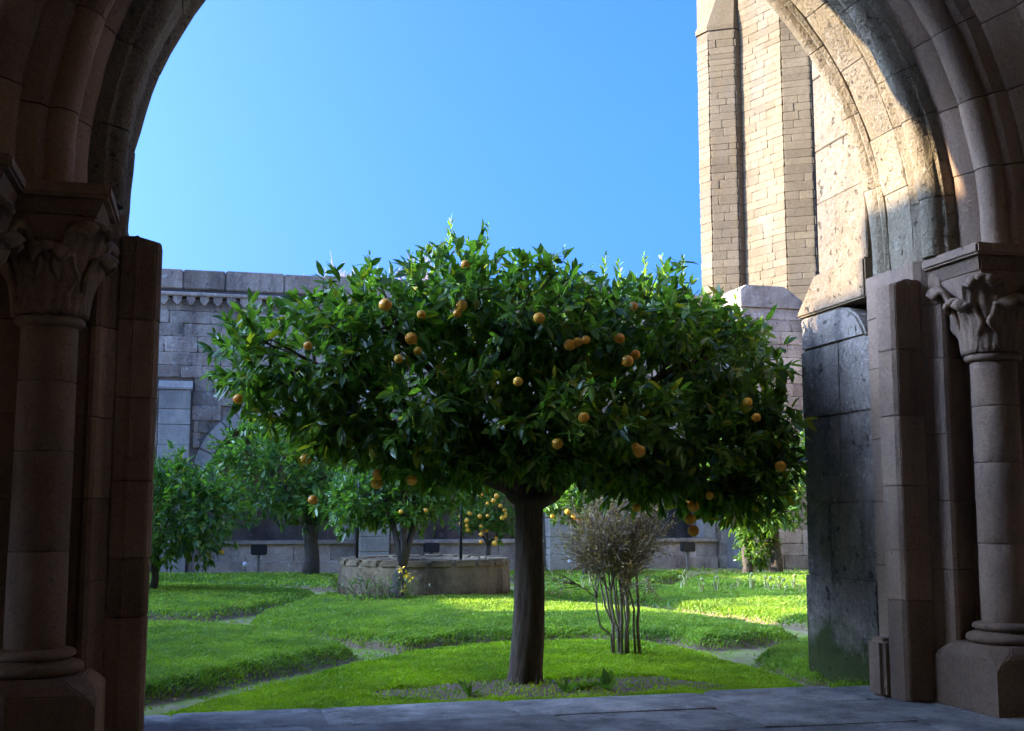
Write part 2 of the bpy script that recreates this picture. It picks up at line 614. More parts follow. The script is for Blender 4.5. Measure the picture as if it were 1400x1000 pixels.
def sdf(poly, X, Y):
    """signed distance, positive inside"""
    d = np.full(X.shape, 1e9)
    ins = np.zeros(X.shape, bool)
    n = len(poly)
    for i in range(n):
        x0, y0 = poly[i]
        x1, y1 = poly[(i + 1) % n]
        ex, ey = x1 - x0, y1 - y0
        t = np.clip(((X - x0) * ex + (Y - y0) * ey) / (ex * ex + ey * ey + 1e-12), 0, 1)
        d = np.minimum(d, np.hypot(X - x0 - t * ex, Y - y0 - t * ey))
        c = ((y0 > Y) != (y1 > Y)) & (X < (x1 - x0) * (Y - y0) / (y1 - y0 + 1e-12) + x0)
        ins ^= c
    return np.where(ins, d, -d)


def wob(X, Y):
    return (0.5 * np.sin(X * 3.1 + Y * 1.7) + 0.5 * np.sin(X * 5.3 - Y * 4.1 + 1.3) + 0.4 * np.sin(X * 11.3 + Y * 9.7) + 0.3 * np.sin(Y * 17.1 - X * 13.0))


def bed_field(X, Y):
    s = np.full(X.shape, -9.0)
    idx = np.zeros(X.shape, int)
    for k, p in enumerate(BEDW):
        q = sdf(p, X, Y)
        idx = np.where(q > s, k, idx)
        s = np.maximum(s, q)
    s = s + 0.035 * wob(X, Y)
    return s, idx


def bed_top(idx):
    return np.array(BEDH)[idx]


def ground_h(X, Y, s, idx):
    t = np.clip((s + 0.06) / 0.22, 0, 1)
    h = bed_top(idx) * (t * t * (3 - 2 * t)) + 0.06 * np.clip(s / 1.2, 0, 1)
    return h + 0.006 * wob(X * 1.7, Y * 1.9)


TREE = atZ(717, 953, 0.0)


def bare_spot(X, Y):
    return ((X - TREE.x - .1) / 1.35) ** 2 + ((Y - TREE.y + .30) / .46) ** 2 + .3 * wob(X * 2, Y * 2)


gx = np.arange(-9.5, 16.6, 0.075)
gy = np.concatenate([np.arange(SILL - 0.05, 14, 0.06), np.arange(14, 26.9, 0.10)])
GX, GY = np.meshgrid(gx, gy)
S, IDX = bed_field(GX, GY)
GZ = ground_h(GX, GY, S, IDX)
ny, nx = GX.shape
V = np.stack([GX, GY, GZ], -1).reshape(-1, 3)
ii = (np.arange(ny - 1)[:, None] * nx + np.arange(nx - 1)[None]).ravel()
T = np.concatenate([np.stack([ii, ii + 1, ii + nx + 1], 1), np.stack([ii, ii + nx + 1, ii + nx], 1)])
me = np_mesh(V, T)
me.shade_smooth()
at = me.attributes.new('bed', 'FLOAT', 'POINT')
at.data.foreach_set('value', np.where(bare_spot(GX, GY) < 1.15, np.minimum(S, 0.0), S).ravel().astype(np.float32))
link('garden_terrain', me, M['garden'], None, 'structure')


def gz(x, y):
    X, Y = np.array([[x]]), np.array([[y]])
    s, k = bed_field(X, Y)
    return float(ground_h(X, Y, s, k)[0, 0])


# gallery floor of big flagstones
floor = link('gallery_floor', mesh_from(*boxv(-10.5, 14, -2.6, SILL - 0.02, -0.3, FLOOR - 0.03)), M['flagjoint'], None, 'structure')
rows = [-2.6, -1.7, -0.8, 0.2, 1.1, 2.0, 2.9, 3.8, 4.7, 5.5, 6.25, 6.98, SILL]
r = random.Random(3)
for j in range(len(rows) - 1):
    x = -10.4 + r.uniform(-0.4, 0.0)
    while x < 13.4:
        w = r.uniform(0.75, 1.5)
        x1 = min(x + w, 14.0)
        g = 0.012
        o = block('flagstone', ((x + x1) / 2, (rows[j] + rows[j + 1]) / 2, FLOOR - 0.06 + r.uniform(-0.004, 0.004)),
                  (x1 - x - g, rows[j + 1] - rows[j] - g, 0.12), r.uniform(-.006, .006), M['flag'], floor, r.uniform(-.004, .004), r.uniform(-.004, .004))
        x = x1
# a low kerb of the walk towards the garden
# ------------------------------------------------------------------ the arch in front of the camera
AX, AZ, AR = 2.035, 3.18, 2.55            # axis, springing height, inner radius
YI, YG = 6.58, 7.47                       # gallery face and garden face of the arch
SPR = 3.03                                # top of the abaci


def arch_path(rad, n, t0, t1):
    """points of the arch (radius rad) between parameters 0..1; straight stilts below the springing"""
    pts = []
    st = AZ - SPR
    L = math.pi * AR + 2 * st
    for i in range(n + 1):
        s = (t0 + (t1 - t0) * i / n) * L
        if s < st:
            pts.append((AX - rad, SPR + s, -1.0, 0.0))
        elif s > L - st:
            pts.append((AX + rad, SPR + (L - s), 1.0, 0.0))
        else:
            a = math.pi - (s - st) / AR
            pts.append((AX + rad * math.cos(a), AZ + rad * math.sin(a), math.cos(a), math.sin(a)))
    return pts


def voussoirs(prof, count, mat, parent, name='voussoir', gap=0.0007, jit=0.0035, seed=1, sub_n=4):
    """prof: closed outline of (r offset from AR, y); swept along the arch in separate stones"""
    rr = random.Random(seed)
    cuts = [0.0] + [(i + rr.uniform(-.16, .16)) / count for i in range(1, count)] + [1.0]
    for k in range(count):
        t0, t1 = cuts[k] + gap / 2, cuts[k + 1] - gap / 2
        dr, dy = rr.uniform(-jit, jit), rr.uniform(-jit, jit)
        vs, fs = [], []
        n = len(prof)
        for i in range(sub_n + 1):
            t = t0 + (t1 - t0) * i / sub_n
            x, z, nx_, nz_ = arch_path(AR, 1, t, t)[0]
            e = 0.004 if i in (0, sub_n) else 0.0
            for (pr, py) in prof:
                j1 = rr.uniform(-.004, .004)
                q = pr + dr + e + j1
                vs.append((x + nx_ * q, py + dy + rr.uniform(-.003, .003), z + nz_ * q))
        for i in range(sub_n):
            for j in range(n):
                fs.append((i * n + j, i * n + (j + 1) % n, (i + 1) * n + (j + 1) % n, (i + 1) * n + j))
        fs.append(tuple(reversed(range(n))))
        fs.append(tuple(sub_n * n + j for j in range(n)))
        sub(name, vs, fs, mat, parent, True, 35)


def roll(cy, cr, rad, a0, a1, n=7):
    return [(cr + rad * math.cos(a0 + (a1 - a0) * i / n), cy + rad * math.sin(a0 + (a1 - a0) * i / n)) for i in range(n + 1)]


arch = thing('round_arch', 'moulded granite round arch framing the court, its soffit partly in golden sun', 'arch', (AX, YI, SPR))
# garden-side roll, flat soffit panel, gallery-side roll: three rings of stones with their own joints
p_g = [(0.30, 7.46), (0.30, 7.20), (0.035, 7.20), (0.015, 7.225), (0.03, 7.25)] + roll(7.335, 0.075, 0.075, math.pi * 1.35, math.pi * 0.62) + [(0.075, 7.42), (0.10, 7.46)]
p_m = [(0.30, 7.195), (0.30, 6.885), (0.045, 6.885), (0.030, 6.90), (0.030, 7.18), (0.045, 7.195)]
p_i = [(0.30, 6.88), (0.30, 6.60), (0.095, 6.60), (0.075, 6.62)] + roll(6.705, 0.07, 0.085, math.pi * 1.40, math.pi * 0.60) + [(0.03, 6.825), (0.015, 6.85), (0.03, 6.88)]
voussoirs(p_g, 15, M['intrados'], arch, seed=4)
voussoirs(p_m, 17, M['intrados'], arch, seed=9)
voussoirs(p_i, 19, M['intrados'], arch, seed=12)
# outer orders towards the gallery
p_o = [(0.52, 6.60), (0.52, 6.30), (0.40, 6.30)] + roll(6.40, 0.30, 0.085, math.pi * 1.75, math.pi * 0.75) + [(0.20, 6.50), (0.17, 6.56), (0.17, 6.597)]
voussoirs(p_o, 19, M['arcade'], arch, seed=21)
p_p = [(0.92, 6.30), (0.92, 6.00), (0.82, 6.00)] + roll(6.08, 0.72, 0.075, math.pi * 1.75, math.pi * 0.80) + [(0.64, 6.16), (0.56, 6.20), (0.50, 6.26), (0.50, 6.297)]
voussoirs(p_p, 19, M['arcade'], arch, seed=33)

# the wall the arch is cut through
wall = thing('arcade_wall', 'dark granite wall above and beside the moulded arch', 'wall', (AX, YI, FLOOR))
WT = 6.9
o1 = [(x, z) for x, z, _, _ in arch_path(AR + 0.295, 40, 0, 1)]
NB = AX + 7.6                             # axis of the next bay of the arcade


def bay(rad, zs):
    return [(NB - rad, zs)] + [(NB + rad * math.cos(math.pi - math.pi * i / 24), AZ + rad * math.sin(math.pi - math.pi * i / 24)) for i in range(25)] + [(NB + rad, zs)]


poly = [(-10.5, WT), (-10.5, FLOOR - .3), (AX - AR - .295, FLOOR - .3)] + o1 + [(AX + AR + .295, FLOOR - .3)] + bay(AR, FLOOR - .3) + [(14, FLOOR - .3), (14, WT)]
sub('wall_core', *extrude_poly(poly, 'y', 6.78, 7.455), M['arcade'], wall)
o2 = [(AX + (AR + .51) * math.cos(math.pi - math.pi * i / 40), AZ + (AR + .51) * math.sin(math.pi - math.pi * i / 40)) for i in range(41)]
poly = [(-10.5, WT), (-10.5, SPR + .002), (AX - AR - .51, SPR + .002)] + o2 + [(AX + AR + .51, SPR + .002)] + bay(AR + .3, SPR + .002) + [(14, SPR + .002), (14, WT)]
sub('wall_core', *extrude_poly(poly, 'y', 6.305, 6.775), M['arcade'], wall)
o3 = [(AX + (AR + .91) * math.cos(math.pi - math.pi * i / 40), AZ + (AR + .91) * math.sin(math.pi - math.pi * i / 40)) for i in range(41)]
poly = [(-10.5, WT), (-10.5, SPR + .002), (AX - AR - .91, SPR + .002)] + o3 + [(AX + AR + .91, SPR + .002)] + bay(AR + .6, SPR + .002) + [(14, SPR + .002), (14, WT)]
sub('wall_core', *extrude_poly(poly, 'y', 6.005, 6.302), M['arcade'], wall)


# piers: stacked courses of a moulded plan, with the stub of a jamb that carried the lost tracery
def pier(sgn, label):
    t = thing('jamb_pier', label, 'pier', (AX + sgn * 2.7, 7.0, FLOOR))
    X = lambda d: AX + sgn * d           # d = distance from the arch axis
    zs = [FLOOR, 0.42, 0.98, 1.42, 1.86, 2.36, 2.72, SPR]
    plan = [(2.545, 7.45), (2.545, 6.93), (2.53, 6.90), (2.53, 6.84), (2.565, 6.80), (2.60, 6.775), (2.62, 6.73)]
    plan += [(2.655 + 0.035 * math.cos(a), 6.715 + 0.035 * math.sin(a)) for a in (math.pi * 1.0, math.pi * 1.25, math.pi * 1.5, math.pi * 1.75, 0)]
    plan += [(2.70, 6.74), (2.83, 6.745), (2.83, 6.56), (3.40, 6.55), (3.40, 7.45)]
    rr = random.Random(5 + int(sgn))
    for k in range(len(zs) - 1):
        d0 = rr.uniform(-.003, .003)
        pl = [(X(d + d0), y + d0) for d, y in plan]
        z0, z1 = zs[k] + .0015, zs[k + 1] - .0015
        o = sub('course', *extrude_poly(pl, 'z', z0, z1), M['arcade'], t)
        bevel_mesh(o.data, 0.004, 1, 50)
    # jamb stub
    plan = [(2.335, 7.00), (2.335, 6.83), (2.36, 6.80), (2.45, 6.80), (2.455, 6.788), (2.475, 6.788), (2.48, 6.80), (2.55, 6.80), (2.55, 7.00)]
    zs = [FLOOR, 0.78, 1.10, 1.52, 1.98, 2.42, 2.90]
    for k in range(len(zs) - 1):
        d0 = rr.uniform(-.004, .004)
        pl = [(X(d + d0), y + d0) for d, y in plan]
        vs_, fs_ = extrude_poly(pl, 'z', zs[k] + .0015, zs[k + 1] - .0015)
        if k == len(zs) - 2:
            vs_ = [Vector((v.x, v.y, v.z - (0.035 if v.z > 2.8 and abs(v.x - AX) < 2.37 else 0) + rr.uniform(-.006, .006) * (v.z > 2.8))) for v in vs_]
        o = sub('jamb_stone', vs_, fs_, M['arcade'], t)
        bevel_mesh(o.data, 0.006, 2, 40)
    if sgn < 0:
        return t
    # low spur stone at the foot of the jamb
    vs_, fs_ = extrude_poly([(X(2.29), 7.20), (X(2.29), 7.012), (X(2.54), 7.012), (X(2.54), 7.20)], 'z', FLOOR - .01, 0.52)
    o = sub('spur_stone', vs_, fs_, M['arcade'], t)
    bevel_mesh(o.data, 0.03, 3, 40)
    return t


pier(-1, 'dark moulded granite jamb pier in deep shade with the round bushy tree behind it')
pier(1, 'granite jamb pier with sky-lit edge standing against the mossy buttress')


def capital_parts(t, x, y, z0, z1, mat, half=0.30, r0=0.165, ab=0.17):
    """bell from round neck to square abacus, carved leaves curling out under the corners"""
    zb = z1 - ab
    n, rings = 32, 9
    vs, fs = [], []
    for j in range(rings + 1):
        q = j / rings
        k = q ** 2.1
        for i in range(n):
            a = 2 * math.pi * i / n
            c, s = math.cos(a), math.sin(a)
            sq = 1 / max(abs(c), abs(s))
            rr_ = r0 * (1 - k) + k * (half - .05) * (0.35 + 0.65 * sq)
            vs.append((x + rr_ * c, y + rr_ * s, z0 + (zb - z0) * q))
    for j in range(rings):
        for i in range(n):
            fs.append((j * n + i, j * n + (i + 1) % n, (j + 1) * n + (i + 1) % n, (j + 1) * n + i))
    fs.append(tuple(reversed(range(n))))
    fs.append(tuple(rings * n + i for i in range(n)))
    cap = sub('capital', vs, fs, mat, t, True, 40)
    # carved leaves
    for i in range(8):
        a = math.pi / 4 * i + math.pi / 4
        corner = i % 2 == 0
        H_ = (zb - z0)
        reach = (half * 1.08 if corner else half * 0.84)
        tip = 0.97 if corner else 0.72
        vs, fs = [], []
        nu, nw = 16, 14
        for u in range(nu + 1):
            q = u / nu
            rad = r0 + .012 + (reach - r0) * (q ** 2.4)
            zz = z0 + H_ * tip * min(1, 1.12 * q) - (0.10 * max(0, q - .8) / .2) * .6
            wd = (0.045 + 0.105 * math.sin(math.pi * min(1, q * 0.62 + .04))) * (1 - 0.55 * max(0, q - .7) / .3)
            for w in range(nw + 1):
                p = w / nw * 2 - 1
                lobe = 1 + 0.14 * math.sin(q * 16)
                off = p * wd * lobe
                bul = (0.012 + 0.022 * q) * (1 - p * p) + (0.004 + 0.008 * q) * math.cos(p * 11)
                rr_ = rad + bul
                vs.append((x + rr_ * math.cos(a) - off * math.sin(a), y + rr_ * math.sin(a) + off * math.cos(a), zz - .05 * p * p * q))
        m_ = nw + 1
        for u in range(nu):
            for w in range(nw):
                fs.append((u * m_ + w, u * m_ + w + 1, (u + 1) * m_ + w + 1, (u + 1) * m_ + w))
        o = sub('carved_leaf', vs, fs, mat, t, True)
        md = o.modifiers.new('thick', 'SOLIDIFY')
        md.thickness = 0.03
        md.offset = -1
    # abacus of two bands
    b1, f1 = boxv(x - half + .035, x + half - .035, y - half + .035, y + half - .035, zb, z1 - .075)
    b1 = [((vx - x) * (1.0 if vz > zb + .01 else 0.84) + x, (vy - y) * (1.0 if vz > zb + .01 else 0.84) + y, vz) for vx, vy, vz in b1]
    o = sub('abacus', b1, f1, mat, t)
    bevel_mesh(o.data, .012, 2)
    o = sub('abacus', *boxv(x - half, x + half, y - half, y + half, z1 - .0745, z1 - .002), mat, t)
    bevel_mesh(o.data, .014, 2)


def column(x, y, label, rad=0.148, ztop=SPR, half=0.30, zneck=2.31):
    t = thing('stone_column', label, 'column', (x, y, FLOOR), 'columns in the nooks of the arch piers')
    # plinth with chamfered upper corners
    hw = 0.335
    vs, fs = [], []
    rings = [(FLOOR, hw, hw), (0.40, hw, hw), (0.46, hw, hw - .05), (0.50, hw - .03, hw - .12), (0.535, hw - .075, hw - .16)]
    for (z, h, e) in rings:
        for (sx_, sy_) in ((-1, -1), (1, -1), (1, 1), (-1, 1)):
            pts = [(sx_ * h, sy_ * e), (sx_ * e, sy_ * h)]
            if sx_ * sy_ > 0:
                pts = pts if sx_ > 0 else pts
            if (sx_, sy_) in ((1, -1), (-1, 1)):
                pts = pts[::-1]
            for p in pts:
                vs.append((x + p[0], y + p[1], z))
    n = 8
    for j in range(len(rings) - 1):
        for i in range(n):
            fs.append((j * n + i, j * n + (i + 1) % n, (j + 1) * n + (i + 1) % n, (j + 1) * n + i))
    fs.append(tuple(reversed(range(n))))
    fs.append(tuple((len(rings) - 1) * n + i for i in range(n)))
    o = sub('plinth', vs, fs, M['arcade'], t)
    bevel_mesh(o.data, .008, 2, 20)
    # attic base: torus, hollow, torus
    prof = [(0.24, .53)] + [(0.205 + .042 * math.cos(a), .565 + .032 * math.sin(a)) for a in np.linspace(-1.2, 1.4, 7)] + [(0.178, .61)] + \
           [(0.18 + .025 * math.cos(a), .637 + .021 * math.sin(a)) for a in np.linspace(-1.2, 1.4, 6)] + [(rad + .004, .665)]
    sub('base_moulding', *lathe(prof, (x, y, 0), 36), M['arcade'], t, True, 40)
    zs = [.66, 1.15, 1.66, 2.02, zneck]
    for k in range(4):
        z0, z1 = zs[k] + .0012, zs[k + 1] - .0012
        r0, r1 = rad * (1 - .01 * k), rad * (1 - .01 * (k + 1))
        prof = [(r0 - .005, z0), (r0, z0 + .006)] + [(r0 + (r1 - r0) * q, z0 + (z1 - z0) * q) for q in (.25, .5, .75)] + [(r1, z1 - .006), (r1 - .005, z1)]
        sub('shaft', *lathe(prof, (x, y, 0), 36, 0.006), M['arcade'], t, True, 40)
    prof = [(rad, zneck)] + [(rad + .002 + .028 * math.cos(a), zneck + .028 + .026 * math.sin(a)) for a in np.linspace(-1.5, 1.5, 9)] + [(rad, zneck + .056)]
    sub('neck_ring', *lathe(prof, (x, y, 0), 36), M['arcade'], t, True, 40)
    capital_parts(t, x, y, zneck + .05, ztop, M['arcade'], half)
    return t


column(-0.83, 6.50, 'thick shaded column with carved leaf capital, beside the pier that hides the bushy tree')
column(4.90, 6.50, 'round column on square plinth beside the jamb pier that touches the mossy buttress')
column(-1.24, 6.06, 'outer column half out of sight, its capital touching the thick shaded column', ztop=SPR)
column(5.31, 6.06, 'outer column in the dark corner on the mossy buttress side')

# ------------------------------------------------------------------ the gallery behind the camera
gal = thing('gallery_vault', 'unseen vault and rear wall of the cloister walk, paled to bounce light', 'vault', (2, 2, FLOOR))
arc = [(-2.6 + 8.6 * i / 24, 4.9 + 1.9 * math.sin(math.pi * i / 24)) for i in range(25)]
sub('vault', *extrude_poly([(y, z) for y, z in arc] + [(y, z + .3) for y, z in reversed(arc)], 'x', -10.5, 14), M['bounce_wash'], gal)
sub('rear_wall', *boxv(-10.5, 14, -1.35, -1.0, FLOOR - .3, 6.2), M['bounce_wash'], gal)
sub('end_wall', *boxv(-10.8, -10.5, -2.6, 6.0, FLOOR - .3, 7.2), M['bounce_wash'], gal)
sub('end_wall', *boxv(14, 14.3, -2.6, 6.0, FLOOR - .3, 7.2), M['arcade'], gal)

# ------------------------------------------------------------------ mossy buttress by the right jamb
but = thing('mossy_buttress', 'dark lichen-spotted buttress with sunlit sloping head beside the arch', 'buttress', (5.0, 8.0, 0))
BX = 4.60
r = random.Random(11)
bz = [(-.1, .86), (.86, 1.42), (1.42, 2.08), (2.08, 2.62)]
for z0, z1 in bz:
    yy = [7.47, 8.47] if z0 < 0 or r.random() < .4 else [7.47, 7.47 + r.uniform(.4, .65), 8.47]
    for k in range(len(yy) - 1):
        d = r.uniform(-.005, .005) + (-.012 if z0 < 0 else 0)
        vs, fs = boxv(BX + d, BX + 1.1, yy[k] + .0, yy[k + 1] - .002 + (0.02 if z0 < 0 and k == len(yy) - 2 else 0), z0 + .0012, z1 - .0012)
        o = sub('buttress_stone', vs, fs, M['mossy'], but)
        bevel_mesh(o.data, .007, 2)
vs, fs = extrude_poly([(7.52, 2.623), (8.47, 2.623), (8.47, 2.90), (7.90, 2.90), (7.76, 2.87), (7.64, 2.80), (7.56, 2.70)], 'x', BX, BX + .34)
o = sub('buttress_stone', vs, fs, M['mossy'], but)
bevel_mesh(o.data, .02, 2)
vs, fs = extrude_poly([(7.47, 2.623), (8.46, 2.623), (8.46, 2.90), (7.47, 2.90)], 'x', BX + .345, BX + 1.1)
sub('buttress_stone', vs, fs, M['mossy'], but)
# weathering and the upper stage in the sun
vs, fs = extrude_poly([(7.47, 2.985), (7.47, 2.903), (8.50, 2.903), (8.50, 2.93), (8.20, 3.20), (7.47, 3.20)], 'x', BX - .02, BX + 1.1)
o = sub('weathering', vs, fs, M['upper'], but)
bevel_mesh(o.data, .025, 2)
z = 3.203
while z < 7.0:
    h = r.uniform(.42, .6)
    d = r.uniform(-.008, .008)
    o = sub('upper_stone', *boxv(BX + .01 + d, BX + 1.1, 7.47, 8.17 + d, z, z + h - .002), M['upper'], but)
    bevel_mesh(o.data, .006, 2)
    z += h

# ------------------------------------------------------------------ far range of the cloister
YB = 26.75                                      # its garden face
HB = 6.72
far = thing('cloister_range', 'grey lichen-stained cloister range with round arches behind the trees', 'building', (6, YB, 0))
SPC, RAD, ASP = 4.4, 1.5, 2.0
cent = [1.45 + SPC * k for k in (-2, -1, 0, 1, 2)]
outl = [(-9.5, HB - .62), (-9.5, -.3)]
for c in cent:
    outl += [(c - RAD, -.3), (c - RAD, ASP)] + [(c + RAD * math.cos(math.pi - math.pi * i / 16), ASP + RAD * math.sin(math.pi - math.pi * i / 16)) for i in range(1, 16)] + [(c + RAD, ASP), (c + RAD, -.3)]
outl += [(14.5, -.3), (14.5, HB - .62)]
sub('wall_core', *extrude_poly(outl, 'y', YB, YB + .7), M['range'], far)
# gallery inside
sub('inner_wall', *boxv(-9.5, 14.5, YB + 3.2, YB + 3.5, -.3, HB - .7), M['range'], far)
sub('gallery_roof', *boxv(-9.5, 14.5, YB + .702, YB + 3.19, HB - 1.2, HB - .9), M['range'], far)
sub('gallery_floor_slab', *boxv(-9.5, 14.5, YB + .702, YB + 3.19, -.3, .15), M['flag'], far)
def far_clear(x0, x1, z0, z1):
    for c in cent:
        for (qx, qz) in ((x0, z0), (x1, z0), (x0, z1), (x1, z1)):
            if (qz <= ASP and abs(qx - c) < RAD + .30) or (qz > ASP and math.hypot(qx - c, qz - ASP) < RAD + .30):
                return False
        if x0 < c - SPC / 2 + .34 and x1 > c - SPC / 2 - .34 and z0 < 4.2:
            return False
    return True


items = []
r = random.Random(17)
z = 0.0
row = 0
while z < HB - .66:
    h = r.uniform(.26, .36)
    h = min(h, HB - .64 - z)
    x = -3.2 + (row % 2) * .3 + r.uniform(-.1, .1)
    while x < 14.4:
        w = r.uniform(.42, .85)
        x1 = min(x + w, 14.45)
        todo = [(x, x1, z, z + h, 0)]
        while todo:
            a_, b_, c_, d_, lev = todo.pop()
            if far_clear(a_, b_, c_, d_):
                if b_ - a_ > .1:
                    items.append((((a_ + b_) / 2, YB - .01 + r.uniform(-.012, .006), (c_ + d_) / 2), (b_ - a_ - .01, .09, d_ - c_ - .01), 0))
            elif lev < 2:
                m1 = (a_ + b_) / 2
                todo += [(a_, m1, c_, d_, lev + 1), (m1, b_, c_, d_, lev + 1)]
        x = x1
    z += h
    row += 1
place_blocks(items, M['range'], far)
# voussoirs and jamb stones of the arches
for ci, c in enumerate(cent[1:]):
    nvs = 15
    for k in range(nvs):
        a0, a1 = math.pi * k / nvs + .008, math.pi * (k + 1) / nvs - .008
        pts = [(c + q * math.cos(a), ASP + q * math.sin(a)) for q, a in ((RAD - .02, a0), (RAD - .02, (a0 + a1) / 2), (RAD - .02, a1), (RAD + .31, a1), (RAD + .31, (a0 + a1) / 2), (RAD + .31, a0))]
        sub('voussoir', *extrude_poly(pts, 'y', YB - .06 + r.uniform(-.012, .012), YB + .5), M['lightarch'], far)
    for s in (-1, 1):
        zz = .72
        while zz < ASP - .05:
            h = min(r.uniform(.3, .45), ASP - zz)
            xa, xb = c + s * (RAD - .02), c + s * (RAD + .29)
            o = sub('jamb_stone', *boxv(min(xa, xb), max(xa, xb), YB - .05 + r.uniform(-.01, .01), YB + .4, zz + .006, zz + h - .006), M['lightarch'], far)
            zz += h
    # breast wall in the opening, with ledge and foot course
    x = c - RAD - .3
    while x < c + RAD + .29:
        w = r.uniform(.5, .9)
        x1 = min(x + w, c + RAD + .3)
        sub('breast_stone', *boxv(x + .005, x1 - .005, YB - .05 + r.uniform(-.01, .01), YB + .35, .27, .62), M['range'], far)
        x = x1
    o = sub('ledge', *boxv(c - RAD - .32, c + RAD + .32, YB - .13, YB + .40, .625, .715), M['range'], far)
    bevel_mesh(o.data, .02, 2)
    o = sub('foot_course', *boxv(c - RAD - .32, c + RAD + .32, YB - .12, YB + .36, -.2, .265), M['range'], far)
    bevel_mesh(o.data, .015, 1)
# flat buttresses between the bays
for c in cent:
    bc = c - SPC / 2
    o = None
    zz = 0
    while zz < 4.0:
        h = min(r.uniform(.32, .5), 4.0 - zz)
        o = sub('buttress_stone', *boxv(bc - .33 + r.uniform(-.006, .006), bc + .33, YB - .38 + r.uniform(-.008, .008), YB + .05, zz + .004, zz + h - .004), M['lightarch'], far)
        bevel_mesh(o.data, .012, 1)
        zz += h
    o = sub('buttress_cap', *extrude_poly([(YB - .41, 4.0), (YB - .41, 4.05), (YB - .05, 4.22), (YB + .05, 4.22), (YB + .05, 4.0)], 'x', bc - .36, bc + .36), M['lightarch'], far)
# table of little corbels under the parapet
x = -3.2
while x < 14.4:
    pts = [(x, HB - .62), (x + .20, HB - .62), (x + .19, HB - .72), (x + .13, HB - .80), (x + .10, HB - .82), (x + .07, HB - .80), (x + .01, HB - .72)]
    if x < 13:
        sub('corbel', *extrude_poly(pts, 'y', YB - .17, YB + .02), M['range'], far)
    x += .29
o = sub('string_course', *boxv(-9.5, 14.5, YB - .20, YB + .5, HB - .618, HB - .53), M['range'], far)
bevel_mesh(o.data, .02, 1)
x = -3.4
while x < 14.4:
    w = r.uniform(.7, 1.3)
    x1 = min(x + w, 14.5)
    o = sub('parapet_stone', *boxv(x + .004, x1 - .004, YB - .12 + r.uniform(-.01, .01), YB + .55, HB - .44, HB + r.uniform(-.012, .012)), M['range'], far)
    bevel_mesh(o.data, .02, 2)
    x = x1
sub('parapet_core', *boxv(-9.5, 14.5, YB - .05, YB + .5, HB - .529, HB - .05), M['mortar'], far)
sub('roof_slope', *extrude_poly([(YB + .5, HB - .3), (YB + .5, HB - .2), (YB + 3.4, HB + .02), (YB + 3.4, HB - .3)], 'x', -9.5, 14.5), M['tile'], far)

# corner pier of the range by the church
cor = thing('corner_turret', 'pale corner pier with sloping shoulder at the end of the far range', 'pier', (12.9, 25.5, 0))
p0, p1 = atY(1012, 392, 25.6), atY(1070, 392, 25.6)
pa, pb = atY(1101, 420, 25.6), atY(1101, 700, 25.6)
poly = [(p0.x, 0), (p0.x, p0.z - .12), (p0.x + .1, p0.z), (p1.x - .1, p0.z), (p1.x, p0.z - .03), (pa.x + .1, pa.z - .1), (pa.x + .1, 0)]
zz = 0.0
sub('pier_core', *extrude_poly(poly, 'y', 25.6, 26.7), M['mortar'], cor)
its = []
z = 0.0
while z < p0.z - .75:
    h = r.uniform(.28, .36)
    x = p0.x + r.uniform(-.2, 0)
    while x < pa.x:
        x1 = min(x + r.uniform(.45, .8), pa.x + .1)
        x0_ = max(x, p0.x)
        if x1 - x0_ > .1:
            its.append((((x0_ + x1) / 2, 25.59 + r.uniform(-.01, .005), z + h / 2), (x1 - x0_ - .01, .09, h - .012), 0))
        x = x1
    z += h
place_blocks(its, M['range'], cor)
sh = [(p0.x - .04, z + .01), (p0.x - .04, p0.z - .08), (p0.x + .1, p0.z + .03), (p1.x - .08, p0.z + .03), (p1.x + .03, p0.z), (pa.x + .14, pa.z - .08), (pa.x + .14, z + .01)]
o = sub('shoulder_stone', *extrude_poly(sh, 'y', 25.5, 26.72), M['range'], cor)
bevel_mesh(o.data, .03, 2)

# right range, its wall lit by the low sun
rig = thing('church_wall', 'warm granite wall on the church side, closing the court beneath the tower', 'wall', (14, 18, 0))
sub('wall_core', *boxv(14.5, 15.4, 8.6, 30.3, -.3, 6.2), M['tmortar'], rig)
its = []
z = 0.0
while z < 6.1:
    h = min(r.uniform(.3, .4), 6.2 - z)
    y = 17.0
    while y < 26.7:
        y1 = min(y + r.uniform(.5, .9), 26.7)
        its.append((((14.49), (y + y1) / 2, z + h / 2), (.09, y1 - y - .012, h - .012), 0))
        y = y1
    z += h
place_blocks(its, M['tower'], rig)

# left range, unseen: roof steps shaped to cut the sunlight entering the court
lef = thing('shading_range', 'unseen plain granite range, its tiled roofs stepped to shape the shade in the court', 'building', (-11, 16, 0))
for y0, y1, h in ((7.5, 9.3, 5.5), (9.303, 10.6, 8.85), (10.603, 11.3, 8.3), (11.303, 13.1, 7.1), (13.103, 16.2, 6.6), (16.203, 18.8, 5.0), (18.803, 31, 7.1)):
    sub('wall', *boxv(-14, -10.6, y0, y1, -.3, h - .25), M['range'], lef)
    sub('roof', *extrude_poly([(-14.3, h - .25), (-10.4, h - .25), (-10.4, h - .17), (-10.6, h), (-14.3, h + .1)], 'y', y0 + .01, y1 - .01), M['tile'], lef)

# ------------------------------------------------------------------ church tower
tow = thing('church_tower', 'tall honey-coloured church tower with angled buttresses in full sun', 'tower', (21, 36, 0))


def rdir(px):
    q = ray(px, 200)
    return Vector((q.x, q.y)).normalized()


def hit(p, d, px):
    """meet the plan line p + t d with the sight line of a picture column"""
    q = rdir(px)
    A_ = Matrix(((d.x, -q.x), (d.y, -q.y)))
    t, s = A_.inverted() @ Vector((-p.x, -p.y))
    return p + d * t


